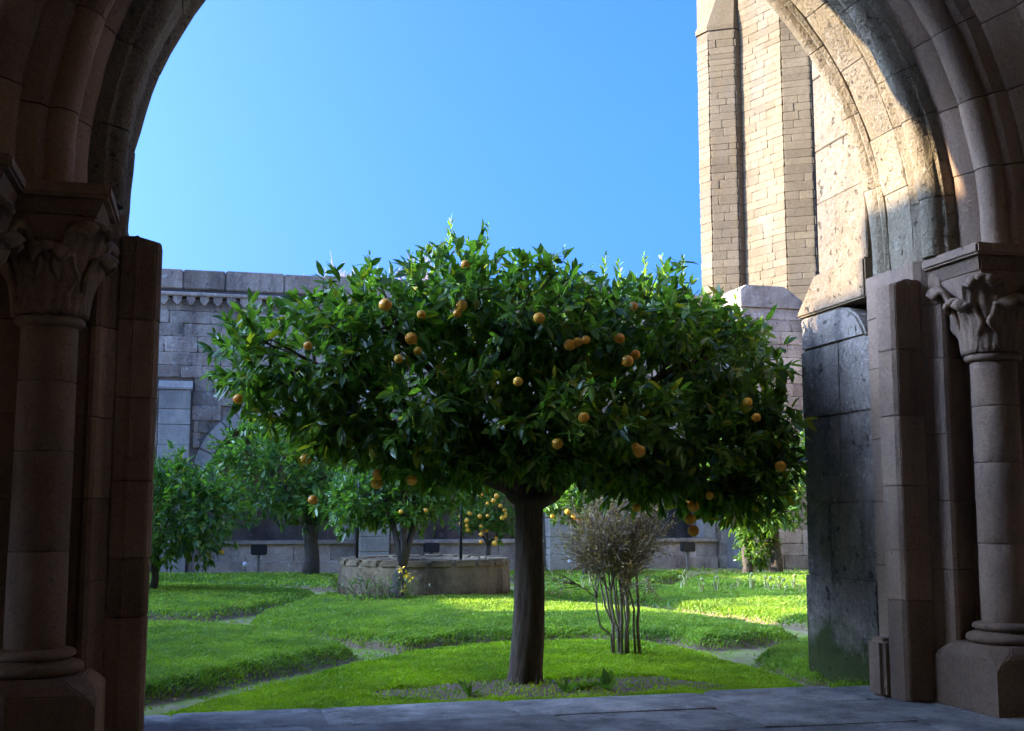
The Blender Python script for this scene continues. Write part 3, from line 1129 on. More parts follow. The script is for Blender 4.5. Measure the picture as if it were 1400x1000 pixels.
nb = Vector((-0.95, -0.31)).normalized()
ntn = Vector((-0.52, -0.85)).normalized()
nsh = Vector((0.36, -0.93)).normalized()
db, dt, ds = Vector((nb.y, -nb.x)), Vector((-ntn.y, ntn.x)), Vector((-nsh.y, nsh.x))
E1 = rdir(1072) * 39.0
E0 = hit(E1, db, 1015)
E2 = hit(E1, dt, 1110)
E3 = hit(E2, ds, 1150)
B3 = E0
B2 = hit(B3, ds, 1007)
B1 = hit(B2, dt, 972)
B0 = hit(B1, db, 957)
TH = 26.0
far_c = Vector((E0.x + 7.5, E0.y + 6.0))
bodypoly = [E0, E1, E2, E3, Vector((E3.x + 6, E3.y + 1.0)), far_c, Vector((E0.x + .6, E0.y + 5.0))]
sub('tower_core', *extrude_poly([(p.x, p.y) for p in bodypoly], 'z', -.2, TH), M['tmortar'], tow)
zb1 = EYE + (B0.length) * (lambda q: q.z / math.hypot(q.x, q.y))(ray(957, 50))
back = Vector((B0.x + 1.4, B0.y + 1.6))
bp = [B0, B1, B2, B3, Vector((B3.x + .3, B3.y + 1.0)), back]
vs, fs = extrude_poly([(p.x, p.y) for p in bp], 'z', -.2, zb1)
sub('buttress_core', vs, fs, M['tmortar'], tow)
capv = []
n = len(bp)
apex = Vector((B3.x + .15, B3.y + .5))
for zz, k in ((zb1 + .004, 1.06), (zb1 + .16, 1.06), (zb1 + 2.6, .30)):
    for p in bp:
        q = apex + (Vector((p.x, p.y)) - apex) * k
        capv.append((q.x, q.y, zz))
capf = [tuple(reversed(range(n))), tuple(2 * n + i for i in range(n))]
for j in range(2):
    for i in range(n):
        capf.append((j * n + i, j * n + (i + 1) % n, (j + 1) * n + (i + 1) % n, (j + 1) * n + i))
sub('buttress_cap', capv, capf, M['tower'], tow)
its = []
r = random.Random(23)


def course_face(a, b, ztop, out):
    d = (b - a)
    L = d.length
    d.normalize()
    nrm = Vector((d.y, -d.x))
    if nrm.dot(-a) < 0:
        nrm = -nrm
    rz = math.atan2(d.y, d.x)
    z = 5.5
    rw = 0
    while z < ztop - .1:
        h = COURSES[rw % len(COURSES)]
        h = min(h, ztop - z)
        nblk = max(1, round(L / r.uniform(.42, .75)))
        cuts = [0.0] + [(i + r.uniform(-.28, .28) + (.25 if rw % 2 else -.25) * (nblk > 1)) / nblk for i in range(1, nblk)] + [1.0]
        for k in range(nblk):
            u0, u1 = cuts[k] * L, cuts[k + 1] * L
            c = a + d * ((u0 + u1) / 2) + nrm * r.uniform(-.005, .012)
            out.append(((c.x, c.y, z + h / 2), (u1 - u0 - .009, .10, h - .009), rz))
        z += h
        rw += 1


COURSES = [r.uniform(.20, .34) for _ in range(90)]
for a, b, zt in ((E0, E1, TH), (E1, E2, TH), (E2, E3, TH), (B0, B1, zb1), (B1, B2, zb1), (B2, B3, zb1)):
    course_face(a.copy(), b.copy(), zt, its)
place_blocks(its, M['tower'], tow)

# ------------------------------------------------------------------ the well
wf = atZ(580, 823, 0.14)
WELL_R = 1.34
wc = Vector((wf.x + math.sin(R(8)) * WELL_R, wf.y + WELL_R, 0.0))
wl, wr_ = atY(462, 790, wc.y), atY(695, 790, wc.y)
wc.x = (wl.x + wr_.x) / 2
WELL_R = (wr_.x - wl.x) / 2 * .985
WT_ = 0.66
well = thing('stone_well', 'low round granite well head with rounded rim and iron uprights', 'well', (wc.x, wc.y, 0.1))
prof = [(WELL_R, 0.05), (WELL_R * 1.005, .3), (WELL_R * .995, WT_ - .11), (WELL_R - .012, WT_ - .05), (WELL_R - .05, WT_ - .012), (WELL_R - .11, WT_), (WELL_R - .42, WT_ - .005),
        (WELL_R - .46, WT_ - .03), (WELL_R - .47, WT_ - .12)]
vs, fs = lathe(prof, (wc.x, wc.y, 0), 72, 0.007)
fs = fs[:-1] + [fs[-1]]
sub('well_wall', vs, fs, M['well'], well, True, 50)
for k in range(22):
    a0, a1 = 2 * math.pi * k / 22 + .006, 2 * math.pi * (k + 1) / 22 - .006
    pts = [(wc.x + q * math.cos(a), wc.y + q * math.sin(a)) for q, a in ((WELL_R + .015, a0), (WELL_R + .015, (a0 + a1) / 2), (WELL_R + .015, a1), (WELL_R - .36, a1), (WELL_R - .36, (a0 + a1) / 2), (WELL_R - .36, a0))]
    o = sub('rim_stone', *extrude_poly(pts, 'z', WT_ - .09, WT_ + .02 + random.uniform(-.006, .006)), M['well'], well)
    bevel_mesh(o.data, .03, 2, 40)
for px in (488, 630):
    p = atY(px, 763, wc.y)
    sub('iron_upright', *tube([(p.x, wc.y, WT_ - .1), (p.x, wc.y, WT_ + .7), (p.x + .02, wc.y, WT_ + 1.3)], [.022, .02, .018], 8), M['iron'], well, True)
pl, pr = atY(488, 700, wc.y), atY(630, 700, wc.y)
sub('iron_crossbar', *tube([(pl.x + .02, wc.y, WT_ + 1.28), (pr.x + .02, wc.y, WT_ + 1.28)], [.018, .018], 8), M['iron'], well, True)

# ------------------------------------------------------------------ leaves
LEAF_V = np.array([[0, 0, 0], [.28, -.17, .035], [.28, .17, .035], [.30, 0, 0], [.66, -.15, .02], [.66, .15, .02], [.66, 0, -.03], [1, 0, -.11]], float)
LEAF_T = np.array([[0, 1, 3], [0, 3, 2], [1, 4, 6], [1, 6, 3], [3, 6, 5], [3, 5, 2], [4, 7, 6], [6, 7, 5]])
LEAF_LO_V = np.array([[0, 0, 0], [.45, -.19, .03], [.45, .19, .03], [1, 0, -.08]], float)
LEAF_LO_T = np.array([[0, 1, 3], [0, 3, 2]])


def unit_rows(a):
    return a / (np.linalg.norm(a, axis=1, keepdims=True) + 1e-9)


def frames(dirs, g):
    """leaf frames: length axis along dirs, blade facing mostly up"""
    x = unit_rows(dirs)
    upv = np.tile(np.array([0, 0, 1.0]), (len(x), 1)) + g.normal(0, .55, x.shape)
    y = unit_rows(np.cross(upv, x))
    z = np.cross(x, y)
    return x, y, z


def leaf_mesh(pos, dirs, size, g, lo=False):
    x, y, z = frames(dirs, g)
    tv, tt = (LEAF_LO_V, LEAF_LO_T) if lo else (LEAF_V, LEAF_T)
    wv = g.uniform(.8, 1.25, (len(pos), 1, 1))
    v = (pos[:, None, :] + size[:, None, None] * (tv[None, :, 0:1] * x[:, None, :] + wv * tv[None, :, 1:2] * y[:, None, :] + tv[None, :, 2:3] * z[:, None, :]))
    k = len(tv)
    t = tt[None] + (np.arange(len(pos)) * k)[:, None, None]
    return v.reshape(-1, 3), t.reshape(-1, 3)


def crown_tips(lobes, n, g, shell=0.55, zmin=None):
    """twig ends spread through the lobes, thicker towards the surface and in uneven clumps"""
    w = np.array([l[1][0] * l[1][1] + l[1][0] * l[1][2] + l[1][1] * l[1][2] for l in lobes])
    pick = g.choice(len(lobes), n, p=w / w.sum())
    d = unit_rows(g.normal(0, 1, (n, 3)))
    rr = shell + (1 - shell) * g.random(n) ** .6
    bump = 1 + .10 * np.sin(d[:, 0] * 7 + pick) + .10 * np.sin(d[:, 2] * 8 + d[:, 1] * 5 + pick * 2)
    c = np.array([l[0] for l in lobes])[pick]
    rad = np.array([l[1] for l in lobes])[pick]
    p = c + d * rad * (rr * bump)[:, None]
    out = unit_rows(d / rad)
    if zmin is not None:
        k = p[:, 2] > zmin
        p, out = p[k], out[k]
    return p, out


def tip_leaves(p, out, per, g, size, droop=0.0):
    n = len(p)
    pos = np.repeat(p, per, 0)
    o = np.repeat(out, per, 0)
    axis = unit_rows(o + np.array([0, 0, .35]) + g.normal(0, .25, (n, 3)).repeat(per, 0))
    pos = pos - axis * (g.random((n * per, 1)) * .14 * size / .11)
    dirs = unit_rows(axis * .75 + g.normal(0, .62, pos.shape) + np.array([0, 0, -1.0]) * (droop + np.clip(.35 - o[:, 2:3], 0, 1) * .45))
    sz = size * g.uniform(.5, 1.35, n * per)
    return pos, dirs, sz


def branch_net(root, lobes, g, n_sub, r0, main=99):
    acc = Acc()
    root = Vector(root)
    for li, (c, rad) in enumerate(lobes):
        if li >= main:
            break
        c = Vector(c)
        mid = root.lerp(c, .5) + Vector(g.normal(0, .06, 3)) + Vector((0, 0, .06 * (c - root).length))
        pts = [root, root.lerp(mid, .5) + Vector((0, 0, .01)), mid, mid.lerp(c, .6), c]
        acc.add(tube(pts, [r0, r0 * .8, r0 * .62, r0 * .42, r0 * .25], 8, .05))
        for _ in range(n_sub):
            d = Vector(unit_rows(g.normal(0, 1, (1, 3)))[0])
            e = c + Vector((d.x * rad[0], d.y * rad[1], abs(d.z) * rad[2] if g.random() < .6 else d.z * rad[2])) * .85
            s = mid.lerp(c, g.uniform(.1, 1))
            m = s.lerp(e, .5) + Vector(g.normal(0, .05, 3))
            acc.add(tube([s, m, e], [r0 * .26, r0 * .17, r0 * .06], 5))
    return acc


# ---- the orange tree in front of the arch
g = np.random.default_rng(41)
TB = TREE.copy()
TB.z = gz(TB.x, TB.y) - .04
fork = atY(727, 678, TB.y + .02)
tree = thing('orange_tree', 'big orange tree with wide dark crown and bright new shoots, rising just beyond the flagstones', 'tree', (TB.x, TB.y, TB.z), 'citrus trees of the court')
# trunk: two stems grown together, a furrow between them
vs, fs = [], []
n, m_ = 40, 22
for j in range(m_ + 1):
    q = j / m_
    c = Vector(TB).lerp(fork, q) + Vector((.012 * math.sin(q * 5), .0, 0))
    base = .118 - .026 * q + .025 * (max(0, .10 - q) / .10) ** 1.6 + .02 * max(0, q - .9) / .1
    for i in range(n):
        a = 2 * math.pi * i / n
        # the furrow faces the gallery, a little right of the middle
        da = (a - (-math.pi / 2 + .12 + .5 * q) + math.pi) % (2 * math.pi) - math.pi
        rr = base * (1 + .07 * math.cos(2 * a + .6) - (.42 - .36 * q) * math.exp(-(da / .20) ** 2) + .03 * math.sin(5 * a + q * 7) + .02 * math.sin(11 * a - q * 13))
        vs.append((c.x + rr * math.cos(a), c.y + rr * math.sin(a), c.z))
for j in range(m_):
    for i in range(n):
        fs.append((j * n + i, j * n + (i + 1) % n, (j + 1) * n + (i + 1) % n, (j + 1) * n + i))
fs.append(tuple(m_ * n + i for i in range(n)))
sub('trunk', vs, fs, M['bark'], tree, True)
YT = TB.y + .1
LB = [((415, 490), -.1, (.72, .75, .52)), ((345, 505), -.05, (.28, .45, .36)), ((520, 440), .0, (.66, .85, .46)), ((610, 410), .1, (.55, .9, .42)),
      ((690, 435), 0, (.72, 1.0, .54)), ((780, 450), 0, (.62, 1.0, .46)), ((870, 445), .1, (.68, 1.0, .48)), ((965, 490), 0, (.62, .9, .52)),
      ((1018, 560), -.1, (.40, .7, .46)), ((560, 560), -.1, (.86, .95, .46)), ((690, 570), -.25, (.70, .9, .44)), ((810, 570), -.2, (.80, 1.0, .50)),
      ((930, 600), -.15, (.68, .85, .44)), ((1028, 640), -.1, (.34, .6, .34)), ((440, 570), .0, (.50, .7, .28)), ((640, 640), .1, (.42, .6, .20)),
      ((850, 650), .0, (.42, .6, .22)), ((960, 660), .05, (.40, .5, .22)), ((995, 455), .1, (.30, .5, .22)),
      ((480, 600), -.1, (.42, .6, .24)), ((570, 625), -.2, (.45, .6, .24)), ((720, 625), -.4, (.42, .5, .22)), ((800, 630), -.3, (.45, .6, .26)), ((900, 655), -.2, (.45, .5, .26)), ((1010, 680), -.1, (.36, .5, .26)), ((1046, 590), -.1, (.22, .5, .4))]
lobes = [(tuple(atY(p[0], p[1], YT + dy)), rad) for p, dy, rad in LB]
p, out = crown_tips(lobes, 3700, g, .34)
pos, dirs, sz = tip_leaves(p, out, 9, g, .112, .12)
# the leaves that show largest stand alone, the rest is one mass
cam_p = np.array([0, 0, EYE])
front = np.argsort(np.linalg.norm(pos - cam_p, axis=1) - sz * 3 + g.random(len(pos)) * .55)[:280]
rest = np.setdiff1d(np.arange(len(pos)), front)
v, t = leaf_mesh(pos[rest], dirs[rest], sz[rest], g)
v = v - np.array(TB)
link('foliage', np_mesh(v, t), M['leaf'], tree, 'stuff')
lm = np_mesh(LEAF_V, LEAF_T)
lm.materials.append(M['leaf1'])
x, y, z = frames(dirs[front], g)
for k, i in enumerate(front):
    o = link('leaf', lm, None, tree)
    mt = Matrix((x[k], y[k], z[k])).transposed().to_4x4()
    o.matrix_local = Matrix.Translation(Vector(pos[i]) - TB) @ mt @ Matrix.Scale(float(sz[i]), 4)
acc = branch_net((fork.x, fork.y, fork.z - .03), [l for l in lobes if l[0][2] > 2.15], g, 10, .05)
sub('branches', acc.v, acc.f, M['bark'], tree, True)
# two stout limbs that leave the trunk head
for px, py in ((690, 655), (772, 655)):
    e = atY(px, py, YT)
    e2 = atY(px + (px - 728) * 1.2, py - 70, YT)
    mid = Vector((fork.x, fork.y, fork.z - .02)).lerp(e, .6) + Vector((0, 0, -.05))
    sub('limb', *tube([(fork.x, fork.y, fork.z - .06), mid, e, e2], [.085, .075, .065, .045], 12, .06), M['bark'], tree, True)
# young upright shoots
sv, st_, off = [], [], 0
tops = [(617, 300), (640, 330), (668, 308), (700, 345), (760, 362), (828, 350), (845, 360), (880, 350), (905, 352), (935, 362), (1008, 400), (1040, 440), (960, 420), (985, 450), (505, 350), (560, 345), (1065, 480), (1020, 470), (940, 400), (870, 380)]
sacc = Acc()
for k, (px, py) in enumerate(tops):
    e = atY(px, py, YT + g.uniform(-.15, .2))
    L = g.uniform(.25, .4)
    b = e - Vector((g.uniform(-.06, .06), 0, L))
    sacc.add(tube([b, b.lerp(e, .5) + Vector((.01, 0, 0)), e], [.006, .004, .002], 4))
    nl = 16
    q = np.linspace(.1, 1, nl)[:, None]
    P_ = np.array(b)[None] * (1 - q) + np.array(e)[None] * q
    ang = np.arange(nl) * 2.4
    D_ = np.stack([np.cos(ang) * .6, np.sin(ang) * .6, np.full(nl, .75)], 1)
    v, t = leaf_mesh(P_, D_, g.uniform(.07, .105, nl) * (1.1 - .5 * q[:, 0]), g)
    sv.append(v)
    st_.append(t + off)
    off += len(v)
link('young_shoots', np_mesh(np.concatenate(sv) - np.array(TB), np.concatenate(st_)), M['newleaf'], tree, 'stuff')
sub('shoot_stems', sacc.v, sacc.f, M['newleaf'], tree, kind='stuff')


# oranges
def orange_mesh():
    vs_, fs_ = [], []
    nu, nv = 16, 10
    for j in range(1, nv):
        th = math.pi * j / nv
        for i in range(nu):
            a = 2 * math.pi * i / nu
            vs_.append((math.sin(th) * math.cos(a), math.sin(th) * math.sin(a), .95 * math.cos(th)))
    for j in range(nv - 2):
        for i in range(nu):
            fs_.append((j * nu + i, (j + 1) * nu + i, (j + 1) * nu + (i + 1) % nu, j * nu + (i + 1) % nu))
    t_, b_ = len(vs_), len(vs_) + 1
    vs_ += [(0, 0, .90), (0, 0, -.95)]
    for i in range(nu):
        fs_.append((t_, i, (i + 1) % nu))
        fs_.append((b_, (nv - 2) * nu + (i + 1) % nu, (nv - 2) * nu + i))
    me_ = mesh_from(vs_, fs_, True)
    me_.materials.append(M['orange'])
    return me_


OM = orange_mesh()
CALYX = mesh_from([(0, 0, 1.12), (.22, 0, .90), (.07, .21, .90), (-.18, .13, .90), (-.18, -.13, .90), (.07, -.21, .90), (0, 0, .86)],
                  [(0, 1, 2), (0, 2, 3), (0, 3, 4), (0, 4, 5), (0, 5, 1), (6, 2, 1), (6, 3, 2), (6, 4, 3), (6, 5, 4), (6, 1, 5)])
CALYX.materials.append(M['leafb'])


def front_of(px, py, lobes_, default):
    """first crown surface met by the line of sight, a hand's breadth outside it"""
    d = ray(px, py).normalized()
    o = Vector((0, 0, EYE))
    best = None
    for c, rad in lobes_:
        c = Vector(c)
        s = Vector((1 / rad[0], 1 / rad[1], 1 / rad[2]))
        oo = Vector([(o[i] - c[i]) * s[i] for i in range(3)])
        dd = Vector([d[i] * s[i] for i in range(3)])
        A_, B_, C_ = dd.dot(dd), 2 * oo.dot(dd), oo.dot(oo) - 1
        D_ = B_ * B_ - 4 * A_ * C_
        if D_ > 0:
            t_ = (-B_ - math.sqrt(D_)) / (2 * A_)
            best = t_ if best is None else min(best, t_)
    return o + d * ((best - random.uniform(-.05, .03)) if best else default / d.y)


def hang_orange(parent, base, p, r_):
    o = link('orange', OM, None, parent)
    o.location = p - base
    o.scale = (r_, r_, r_)
    o.rotation_euler = (random.uniform(-.5, .5), random.uniform(-.5, .5), random.uniform(0, 6))
    c = link('calyx', CALYX, None, o)


for px, py, d in [(527, 417, 19), (562, 463, 18), (571, 480, 12), (631, 418, 17), (625, 429, 12), (636, 362, 13), (576, 430, 13), (545, 491, 13), (421, 473, 13),
                  (326, 546, 15), (708, 522, 14), (737, 435, 17), (779, 472, 17), (790, 468, 14), (801, 465, 13), (847, 463, 15), (869, 485, 14), (858, 494, 17),
                  (866, 419, 13), (798, 571, 16), (762, 607, 16), (874, 617, 18), (869, 611, 12), (1022, 550, 14), (1034, 571, 13), (1067, 638, 16), (517, 649, 16),
                  (515, 661, 17), (563, 657, 15), (948, 692, 17), (944, 710, 16), (948, 726, 16), (870, 694, 13), (970, 678, 12), (418, 628, 16), (428, 684, 14)]:
    p = front_of(px, py, lobes, YT - .3)
    if p.y < YT - 1.3:
        p = atY(px, py, YT - .8)
    dist = (p - Vector((0, 0, EYE))).length
    hang_orange(tree, Vector(TB), p, d / 1600 * dist / 2 * .97)


# ---- trees further back
def small_tree(name, label, base, crown, n_tips, per, leafsize, trunk_r, forks, fruits, seed, mat='leafb', group='citrus trees of the court', bark='bark2'):
    g_ = np.random.default_rng(seed)
    base = Vector(base)
    base.z = gz(base.x, base.y) - .04
    t = thing(name, label, 'tree', tuple(base), group)
    cz = min(c[0][2] - c[1][2] * .55 for c in crown)
    head = Vector((base.x + forks[0], base.y, max(base.z + .35, forks[1])))
    pts = [base, base.lerp(head, .35) + Vector((.02, 0, 0)), base.lerp(head, .7) + Vector((-.015, .01, 0)), head]
    sub('trunk', *tube(pts, [trunk_r * 1.25, trunk_r, trunk_r * .92, trunk_r * .85], 12, .05), M[bark], t, True)
    a = branch_net(head, crown, g_, 8, trunk_r * .55, 3)
    sub('branches', a.v, a.f, M[bark], t, True)
    p_, o_ = crown_tips(crown, n_tips, g_, .5)
    pos_, dirs_, sz_ = tip_leaves(p_, o_, per, g_, leafsize, .15)
    k = pos_[:, 2] > .22
    v_, t_ = leaf_mesh(pos_[k], dirs_[k], sz_[k], g_, True)
    link('foliage', np_mesh(v_ - np.array(base), t_), M[mat], t, 'stuff')
    for px, py, d in fruits:
        q = front_of(px, py, crown, crown[0][0][1] - .8)
        hang_orange(t, base, q, d / 1600 * (q - Vector((0, 0, EYE))).length / 2)
    return t


def lobe(px, py, Y, rx, ry, rz):
    return (tuple(atY(px, py, Y)), (rx, ry, rz))


b2 = atZ(208, 812, .14)
small_tree('orange_tree', 'round bushy citrus tree with glossy bright leaves, half hidden by the jamb pier', b2,
           [lobe(215, 700, b2.y, .95, 1.0, .85), lobe(275, 700, b2.y - .2, .75, .8, .75), lobe(235, 655, b2.y, .7, .8, .5), lobe(180, 700, b2.y, .9, .9, .9), lobe(300, 690, b2.y + .1, .42, .5, .5)],
           900, 8, .135, .055, (.05, .75), [(303, 755, 6)], 51)
b3 = atZ(425, 788, .14)
small_tree('orange_tree', 'tall dark citrus tree with straight trunk in front of the arched range', b3,
           [lobe(370, 650, b3.y, 1.2, 1.1, .95), lobe(430, 640, b3.y, 1.3, 1.2, 1.1), lobe(480, 660, b3.y, 1.0, 1.0, .8), lobe(340, 610, b3.y, .7, .8, .6), lobe(430, 690, b3.y - .4, .75, .8, .5)],
           1000, 8, .15, .14, (0, 1.1), [], 52)
b4 = atZ(540, 825, .14)
small_tree('orange_tree', 'low forked orange tree leaning against the front of the well', b4,
           [lobe(520, 680, b4.y + .45, .75, .55, .5), lobe(580, 670, b4.y + .45, .80, .55, .55), lobe(550, 630, b4.y + .5, .9, .6, .5), lobe(480, 690, b4.y + .4, .5, .45, .42), lobe(625, 655, b4.y + .4, .5, .45, .4), lobe(560, 700, b4.y + .2, .4, .35, .28)],
           800, 8, .12, .10, (.10, .62), [(548, 700, 6), (582, 698, 6)], 53)
b5 = Vector((atY(668, 760, 22.5).x, 22.5, 0))
fr = [(random.uniform(625, 703), random.uniform(672, 746), random.uniform(5, 8)) for _ in range(26)]
small_tree('lemon_tree', 'thin lemon tree crowded with pale yellow fruit beyond the well', b5,
           [lobe(665, 695, 22.5, .62, .6, .48), lobe(685, 715, 22.5, .35, .4, .4), lobe(640, 705, 22.5, .35, .4, .4), lobe(660, 660, 22.5, .6, .6, .4)],
           420, 7, .12, .05, (0, .7), fr, 54, group='citrus trees of the court')
b6 = atZ(1062, 783, .14)
small_tree('orange_tree', 'spreading orange tree with leaning trunk by the church corner', b6,
           [lobe(1040, 640, b6.y, 1.3, 1.2, .9), lobe(1090, 650, b6.y, 1.2, 1.2, .9), lobe(985, 660, b6.y, .8, .9, .6), lobe(1050, 700, b6.y - .3, .8, .9, .5), lobe(1000, 600, b6.y, .9, .9, .7), lobe(1035, 735, b6.y + .3, .55, .5, .6)],
           1100, 8, .15, .12, (-.05, 1.2), [(random.uniform(940, 1000), random.uniform(668, 700), 7) for _ in range(12)], 55)
b6b = Vector((b6.x - .55, b6.y + .2, 0))
small_tree('bushy_tree', 'dense dark bush with narrow foot beside the leaning trunk', b6b,
           [lobe(1035, 745, b6b.y, .42, .4, .55), lobe(1030, 700, b6b.y, .75, .6, .5)], 380, 8, .12, .10, (0, .8), [], 56, group=None or 'citrus trees of the court')
b7 = Vector((atY(800, 770, 21.0).x, 21.0, 0))
small_tree('orange_tree', 'small orange tree with bright fruit behind the bare shrub', b7,
           [lobe(785, 690, 21, .62, .6, .42), lobe(760, 680, 21, .45, .5, .35), lobe(820, 665, 21, .6, .6, .4)],
           360, 7, .13, .05, (-.05, .8), [(786, 706, 11), (793, 712, 9), (807, 716, 11), (809, 724, 9), (776, 700, 8), (755, 706, 7)], 57)


# ---- the bare shrub
def twig_shrub(name, label, base, top_px, n_stem, seed, mat, H_, spread, leaf_n):
    g_ = np.random.default_rng(seed)
    t = thing(name, label, 'shrub', tuple(base))
    ends = []
    for k in range(n_stem):
        a = g_.uniform(0, 2 * math.pi)
        rb = g_.uniform(.03, .13)
        b_ = Vector((base.x + rb * math.cos(a) * 1.1, base.y + rb * math.sin(a), base.z - .05))
        rt = g_.uniform(.1, .9) * spread
        e = Vector((base.x + rt * math.cos(a) * 1.0, base.y + rt * math.sin(a) * .8, base.z + H_ * g_.uniform(.34, .6)))
        pts = [b_, b_.lerp(e, .3) + Vector((0, 0, .05)) - Vector((math.cos(a), math.sin(a), 0)) * rt * .12, b_.lerp(e, .5) + Vector(g_.normal(0, .012, 3)), b_.lerp(e, .75) + Vector(g_.normal(0, .016, 3)), e]
        r0 = g_.uniform(.008, .014)
        sub('stem', *tube(pts, [r0 * 1.25, r0 * 1.1, r0, r0 * .9, r0 * .7], 7, .08), M[mat], t, True)
        ends.append((e, Vector((math.cos(a) * rt, math.sin(a) * rt, H_ * .55)).normalized(), r0))
    acc_ = Acc()
    tips = []
    for e, d, r0 in ends:
        for _ in range(5):
            d1 = (d + Vector(g_.normal(0, .34, 3))).normalized()
            L = g_.uniform(.3, .55) * H_ * .5
            m1 = e + d1 * L
            acc_.add(tube([e - d * .05, e.lerp(m1, .5) + Vector(g_.normal(0, .01, 3)), m1], [r0 * .6, r0 * .45, r0 * .3], 5))
            for _ in range(8):
                d2 = (d1 + Vector(g_.normal(0, .45, 3))).normalized()
                s = e.lerp(m1, g_.uniform(.2, 1))
                m2 = s + d2 * g_.uniform(.15, .34)
                acc_.add(tube([s, s.lerp(m2, .5), m2], [.0045, .0035, .002], 4))
                for _ in range(3):
                    d3 = (d2 + Vector(g_.normal(0, .6, 3))).normalized()
                    s3 = s.lerp(m2, g_.uniform(.3, 1))
                    m3 = s3 + d3 * g_.uniform(.07, .16)
                    acc_.add(tube([s3, m3], [.003, .0015], 3))
                    tips.append((m3, d3))
    sub('twigs', acc_.v, acc_.f, M[mat], t, kind='stuff')
    idx = g_.choice(len(tips), leaf_n)
    P_ = np.array([tips[i][0] for i in idx]) + g_.normal(0, .02, (leaf_n, 3))
    D_ = np.array([tips[i][1] for i in idx]) + g_.normal(0, .6, (leaf_n, 3))
    v_, t_ = leaf_mesh(P_, D_, g_.uniform(.025, .045, leaf_n), g_, True)
    link('dry_leaves', np_mesh(v_ - np.array(base), t_), M['dryleaf'], t, 'stuff')
    return t


bs = atZ(855, 886, .15)
bs.z = gz(bs.x, bs.y)
twig_shrub('bare_shrub', 'nearly leafless brown shrub with many upright stems on the lawn', bs, None, 15, 61, 'twig', 1.5, .36, 6500)


# ---- bare tree beyond the far roof
def bare_tree(base, H_, label, seed):
    g_ = np.random.default_rng(seed)
    t = thing('bare_tree', label, 'tree', tuple(base))
    base = Vector(base)
    head = base + Vector((0, 0, H_ * .5))
    sub('trunk', *tube([base, base.lerp(head, .5) + Vector((.1, 0, 0)), head], [.25, .2, .16], 10), M['pinktwig'], t, True)
    acc_ = Acc()

    def grow(p, d, L, r_, lev):
        e = p + d * L
        acc_.add(tube([p, p.lerp(e, .5) + Vector(g_.normal(0, .03 * L, 3)), e], [r_, r_ * .8, r_ * .6], 4))
        if lev:
            for _ in range(4):
                dd = (d + Vector(g_.normal(0, .5, 3)) + Vector((0, 0, .12))).normalized()
                grow(p.lerp(e, g_.uniform(.5, 1)), dd, L * g_.uniform(.6, .8), r_ * .6, lev - 1)
    for k in range(6):
        a = k * 1.05
        grow(head, Vector((math.cos(a) * .7, math.sin(a) * .5, .8)).normalized(), H_ * .2, .08, 4)
    sub('branches', acc_.v, acc_.f, M['pinktwig'], t, kind='stuff')


q = atY(545, 345, 36.0)
bare_tree((q.x, 36.0, 0), q.z * 1.02, 'bare pinkish tree whose twigs show above the far roof', 71)

# ------------------------------------------------------------------ grass
g = np.random.default_rng(5)


def grass(name, label, sel, n_try, mat, h0, seed):
    """blades on the beds, thinner with distance as the eye resolves fewer"""
    g_ = np.random.default_rng(seed)
    # sample in picture-like density: more points near the gallery
    u = g_.random(n_try)
    Y_ = SILL / (1 - u * (1 - SILL / 26.6))
    k0 = g_.uniform(-.10, .66, n_try)
    X_ = Y_ * k0
    s_, id_ = bed_field(X_, Y_)
    hh = ground_h(X_, Y_, s_, id_)
    bare = bare_spot(X_, Y_)
    inwell = (X_ - wc.x) ** 2 + (Y_ - wc.y) ** 2 < (WELL_R - .03) ** 2
    edge = np.maximum(np.clip((s_ + .03) / .10, 0, 1), .10 * (wob(X_ * .7, Y_ * .8) > -.1))
    ok = np.isin(id_, sel) & (g_.random(n_try) < edge) & ~inwell & ((bare > 1) | (g_.random(n_try) < .06))
    X_, Y_, hh, s_ = X_[ok], Y_[ok], hh[ok], s_[ok]
    n_ = len(X_)
    far_ = Y_ / 9.0
    patch = 1 + .35 * wob(X_ * .9, Y_ * .9) * .5
    h_ = h0 * g_.uniform(.5, 1.25, n_) * np.clip(patch, .6, 1.5) * np.sqrt(far_)
    w_ = .0062 * g_.uniform(.7, 1.4, n_) * far_
    a_ = g_.uniform(0, 2 * np.pi, n_)
    ta = g_.uniform(0, 2 * np.pi, n_)
    tl = np.abs(g_.normal(0, 1.0, n_)) * h_
    P_ = np.stack([X_, Y_, hh - .01], 1)
    sd = np.stack([np.cos(a_) * w_, np.sin(a_) * w_, np.zeros(n_)], 1)
    ben = np.stack([np.cos(ta) * tl, np.sin(ta) * tl, h_], 1)
    mid = P_ + ben * np.array([.35, .35, .6])
    v_ = np.stack([P_ - sd, P_ + sd, mid + sd * .85, mid - sd * .85, P_ + ben], 1).reshape(-1, 3)
    t_ = (np.array([[0, 1, 2], [0, 2, 3], [3, 2, 4]])[None] + (np.arange(n_) * 5)[:, None, None]).reshape(-1, 3)
    o = link(name, np_mesh(v_, t_), M[mat], None, 'stuff')
    tag(o, label, 'grass')
    return n_


ng = grass('grass', 'mid green clipped turf covering the raised beds of the court', [1, 2, 3, 4, 5, 6, 7, 8], 560000, 'grass', .036, 81)
ng2 = grass('bright_grass', 'bright yellow-green fresh grass on the bed around the orange tree trunk', [0], 560000, 'grassb', .036, 82)
print('blades', ng, ng2)

